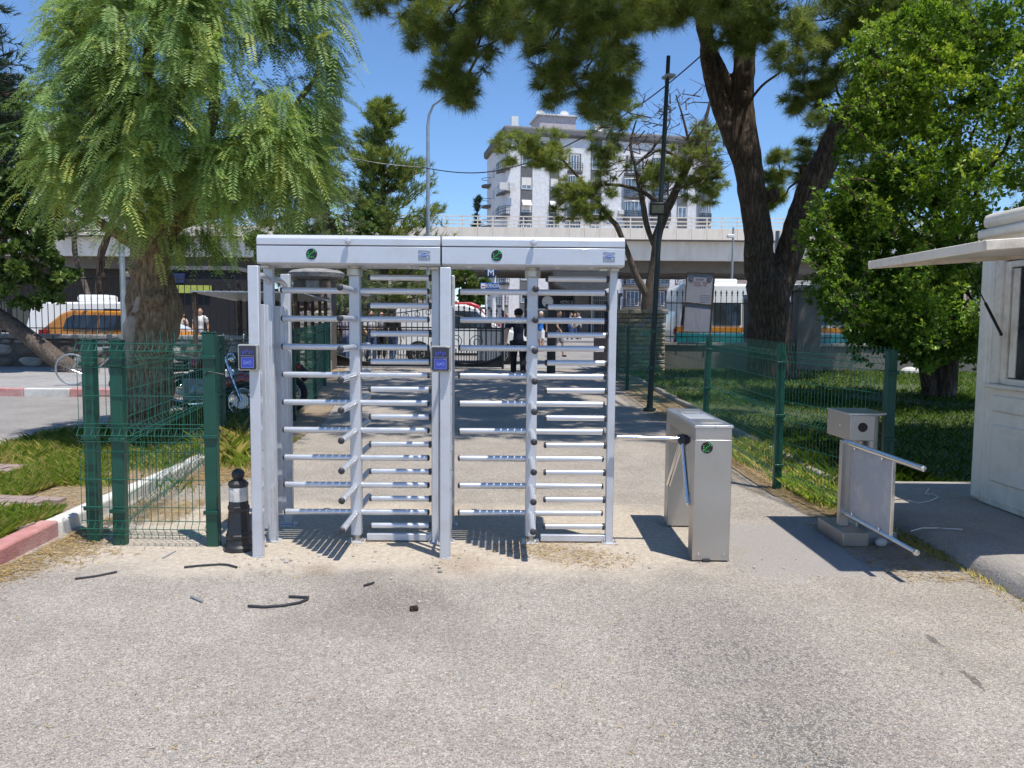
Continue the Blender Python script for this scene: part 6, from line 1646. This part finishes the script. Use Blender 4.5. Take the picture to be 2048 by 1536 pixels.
    for sd in (-1, 1):
        an = ft[sd][2]; MB().ball(an + V3(0, -.05, -.05), .056 * s, 12, 8, sc=(.8, 1.95, .72)).build('shoe', A['shoe'], o)
    h = MB().ball(V3(0, .016, 1.672), .112 * s, 14, 10, sc=(.88, .98, 1.0)); h.v = [(x, y, max(z, (1.60 if y > .02 * s else 1.70 - .02 * (y < 0)) * s)) for x, y, z in h.v]
    if long_hair: h.tube([V3(0, .05, 1.68), V3(0, .09, 1.55), V3(0, .09, 1.40)], [.09 * s, .085 * s, .05 * s], 10)
    h.build('hair', A[hair], o, smooth=60)
    if carry:
        g = thing('shopping_bag', carry[1], 'bag', (0, 0, 0)); w = Vector(wr[1]); w.rotate(Matrix.Rotation(rz, 3, 'Z')); g.location = Vector(t.location) + w + Vector((0, 0, -.12))
        MB().prism([(-.13, -.34), (.13, -.34), (.11, 0), (-.11, 0)], (0, -.05, 0), (1, 0, 0), (0, 0, 1), (0, .10, 0)).build('bag', carry[0], g, bevel=.02)
        MB().tube([(-.06, 0, 0), (-.04, 0, .09), (.04, 0, .09), (.06, 0, 0)], .008, 6).build('handle', carry[0], g)
    return t
person('man in navy shirt and black trousers walking away through the gate', 1037, 20.7, 1.8, 'navy', 'blackc', rz=PI, stride=.22, sleeve=.5, wide=1.25)
person('white haired man in blue shirt and white shorts', 1082, 34., 1.74, 'blue', 'whitec', 'hairw', rz=-.3, stride=.1, shorts=True)
person('man in black shirt walking right of the white haired man', 1117, 30., 1.78, 'blackc', 'greyc', rz=1.1, stride=.18, shorts=True)
person('person in lilac shirt and jeans at the gate bars', 692, 25.2, 1.72, 'lilac', 'jeans', rz=PI * .9, stride=.06)
person('person in white shirt and blue jeans behind the gate', 742, 26.0 - .6, 1.72, 'whitec', 'jeans', rz=.6, stride=.05, arm=(.1, .2))
person('person in dark jacket and jeans behind the gate scrolls', 786, 25.0, 1.78, 'blackc', 'jeans', rz=2.6, stride=.08, sleeve=2)
person('person in grey top standing between the jeans wearers', 763, 27.3, 1.68, 'greyc', 'blackc', rz=.2, stride=.02)
person('woman in beige sleeveless dress left of the white shirt man', 366, 29., 1.62, 'beige', 'beige', 'hair', rz=-.5, stride=.05, dress=True, long_hair=True)
person('man in white shirt carrying a blue bag behind the fence', 401, 28.5, 1.76, 'whitec', 'greyc', rz=.3, stride=.08, carry=(pm('blue_bag', (.03, .32, .75), .5), 'bright blue shopping bag held by the white shirt man'))
person('distant person in light blue shirt near the snack shop', 1141, 46., 1.72, 'sky', 'jeans', rz=1.4, stride=.1)
person('distant person in olive shirt near the snack shop', 1149, 49., 1.72, 'olive', 'jeans', rz=.4, stride=.1)
person('distant person in white shirt near the cage fence', 1157.5, 47., 1.75, 'whitec', 'blackc', rz=-1.2, stride=.12)
person('red haired woman in black top near the station sign', 1014, 40., 1.66, 'blackc', 'blackc', 'hairr', rz=.2, stride=.06, long_hair=True)
# ------------------------------------------------------------------ grass, straw, litter
def blades(x, y, z, h, w_, lean, tint):
    N = len(x); a = rng.uniform(0, 2 * PI, N); b = np.stack([x, y, z], 1)
    sd = np.stack([np.cos(a), np.sin(a), np.zeros(N)], 1) * w_[:, None]; ln = np.stack([-np.sin(a), np.cos(a), np.zeros(N)], 1) * (lean * h)[:, None]
    up_ = np.zeros((N, 3)); up_[:, 2] = h
    m = b + ln * .35 + up_ * .6; t_ = b + ln + up_
    return np.stack([b - sd, b + sd, m + sd * .7, t_, m - sd * .7], 1), tint
def ghv(y): return .018 * (np.clip(y, 8, 45) - 8)
def clumpy(n, x0, x1, y0, y1, f=2.2, thr=-.1):
    x = rng.uniform(x0, x1, n * 4); y = rng.uniform(y0, y1, n * 4)
    v = np.sin(x * f + 1.3 * np.sin(y * f * .7)) + np.sin(y * f * 1.4 + x * .8 + 2) + rng.normal(0, .5, len(x))
    k = v > thr; return x[k][:n], y[k][:n]
sets = []
def patch(n, x0, x1, y0, y1, dz, hm, thr=-.1, dry=.05, f=2.2, wd=.003):
    x, y = clumpy(n, x0, x1, y0, y1, f, thr); N = len(x); h = np.abs(rng.normal(hm, hm * .35, N)) + .015
    tn = np.clip(rng.normal(.45, .18, N), 0, .85); tn = np.where(rng.uniform(size=N) < dry, .98, tn)
    return blades(x, y, ghv(y) + dz, h, np.full(N, wd), rng.uniform(.3, 1.3, N), tn)
s1 = [patch(13000, -4.7, -3.55, 5.2, 6.0, .085, .055, .1, .14, 2.8, .0016), patch(7000, -5.2, -4.2, 6.5, 7.0, .085, .05, .4, .2, 2.8, .0016), patch(11000, -4.9, -3.55, 7.0, 8.9, .085, .06, -.1, .2, 2.4, .0018), patch(10000, -6.0, -3.6, 8.0, 10.8, .085, .075, -.2, .3, 2.2, .002),
      patch(1600, -3.45, -3.0, 8.6, 9.6, .015, .2, -.5, .55), patch(900, -3.3, -2.8, 7.0, 9.8, .014, .10, .2, .3), patch(2600, -5., -3.6, 10, 12.8, .085, .12, 0., .3)]
V = np.concatenate([a for a, b in s1]); T = np.concatenate([b for a, b in s1])
tag(np_mesh('planter_grass', V, 5, A['grass'], T), 'tufts of green grass in the planter around the pepper tree', 'grass', kind='stuff')
s2 = [patch(26000, 3.32, 13, 7.5, 16, .03, .05, -1.2, .04, 1.3, .005), patch(16000, 3.32, 15, 15, 23, .03, .06, -1.2, .06, 1.3, .009), patch(6500, 3.3, 4.2, 7.5, 10.5, .03, .10, -.9, .08)]
V = np.concatenate([a for a, b in s2]); T = np.concatenate([b for a, b in s2])
tag(np_mesh('lawn_grass', V, 5, A['lawn'], T), 'short lawn grass behind the right mesh fence', 'grass', kind='stuff')
s3 = [patch(4200, 2.72, 3.15, 6.4, 7.6, .012, .085, -.4, .15, 2.2, .002), patch(2400, 2.65, 3.2, 7.5, 10, .012, .09, .0, .3), patch(400, 2.95, 3.05, 5.2, 6.3, .0, .025, .2, .85), patch(120, 2.98, 3.04, 3.2, 5.2, .0, .018, .8, .9)]
V = np.concatenate([a for a, b in s3]); T = np.concatenate([b for a, b in s3])
tag(np_mesh('verge_grass', V, 5, A['grass'], T), 'grass and weeds along the foot of the right mesh fence', 'grass', kind='stuff')
# dry needles and straw lying flat
def straw(n, x0, x1, y0, y1, dz, L, thr=-.2, f=3., wd=.0022):
    x, y = clumpy(n, x0, x1, y0, y1, f, thr); N = len(x); a = rng.uniform(0, PI, N); l = L * rng.uniform(.4, 1.3, N)
    c = np.stack([x, y, ghv(y) + dz + rng.uniform(.002, .012, N)], 1); d = np.stack([np.cos(a), np.sin(a), rng.normal(0, .12, N)], 1) * l[:, None] / 2
    s = np.stack([-np.sin(a), np.cos(a), rng.normal(0, .3, N)], 1) * wd
    return np.stack([c - d - s, c + d - s * .4, c + d + s * .4, c - d + s], 1), np.clip(rng.normal(.5, .25, N), 0, 1)
def kerbside(n):
    V_, T_ = straw(n, -3.34, -3.3, 4.0, 5.9, 0, .055, -9)
    V_[:, :, 0] += np.abs(rng.normal(0, .26, n))[:, None] * (.4 + .6 * np.sin(V_[:, 0, 1] * 2.1) ** 2)[:, None]; return V_, T_
s4 = [kerbside(4200), straw(900, -3.3, -2.1, 5.2, 6.4, 0, .06, .6), straw(6000, -3.3, -2.7, 6.0, 9.5, .012, .07, -.8), straw(6500, -6.3, -3.5, 4.2, 8.2, .088, .08, -.6), straw(2600, -5., -3.5, 8, 12.5, .088, .08, -.5),
      straw(7000, 2.52, 3.2, 6.4, 10.5, .013, .07, -.9), straw(2200, 2.55, 3.2, 10, 18, .013, .1, -.6, 3., .004), straw(1500, 2.4, 3.06, 4.75, 6.2, 0, .06, -.3), straw(320, 2.92, 3.04, 3.3, 4.8, 0, .05, 0.),
      straw(700, -1.9, 1.3, 4.85, 6.1, .0, .04, 1.0, 4.), straw(700, -.5, .9, 4.9, 5.6, .0, .045, .7, 5.), straw(260, -3.2, 2.8, 2.2, 4.8, .0, .03, .6), straw(700, -2.8, 2.4, 6.2, 11, .0, .05, 1.), straw(350, 3.1, 4.0, 5.5, 7.2, .13, .05, .4), straw(1800, 2.3, 2.62, 7.3, 17, .0, .07, -.5, 3., .003)]
V = np.concatenate([a for a, b in s4]); T = np.concatenate([b for a, b in s4])
tag(np_mesh('dry_litter', V, 4, A['straw'], T), 'dry needles and straw lying along kerbs and fence feet', 'litter', kind='stuff')
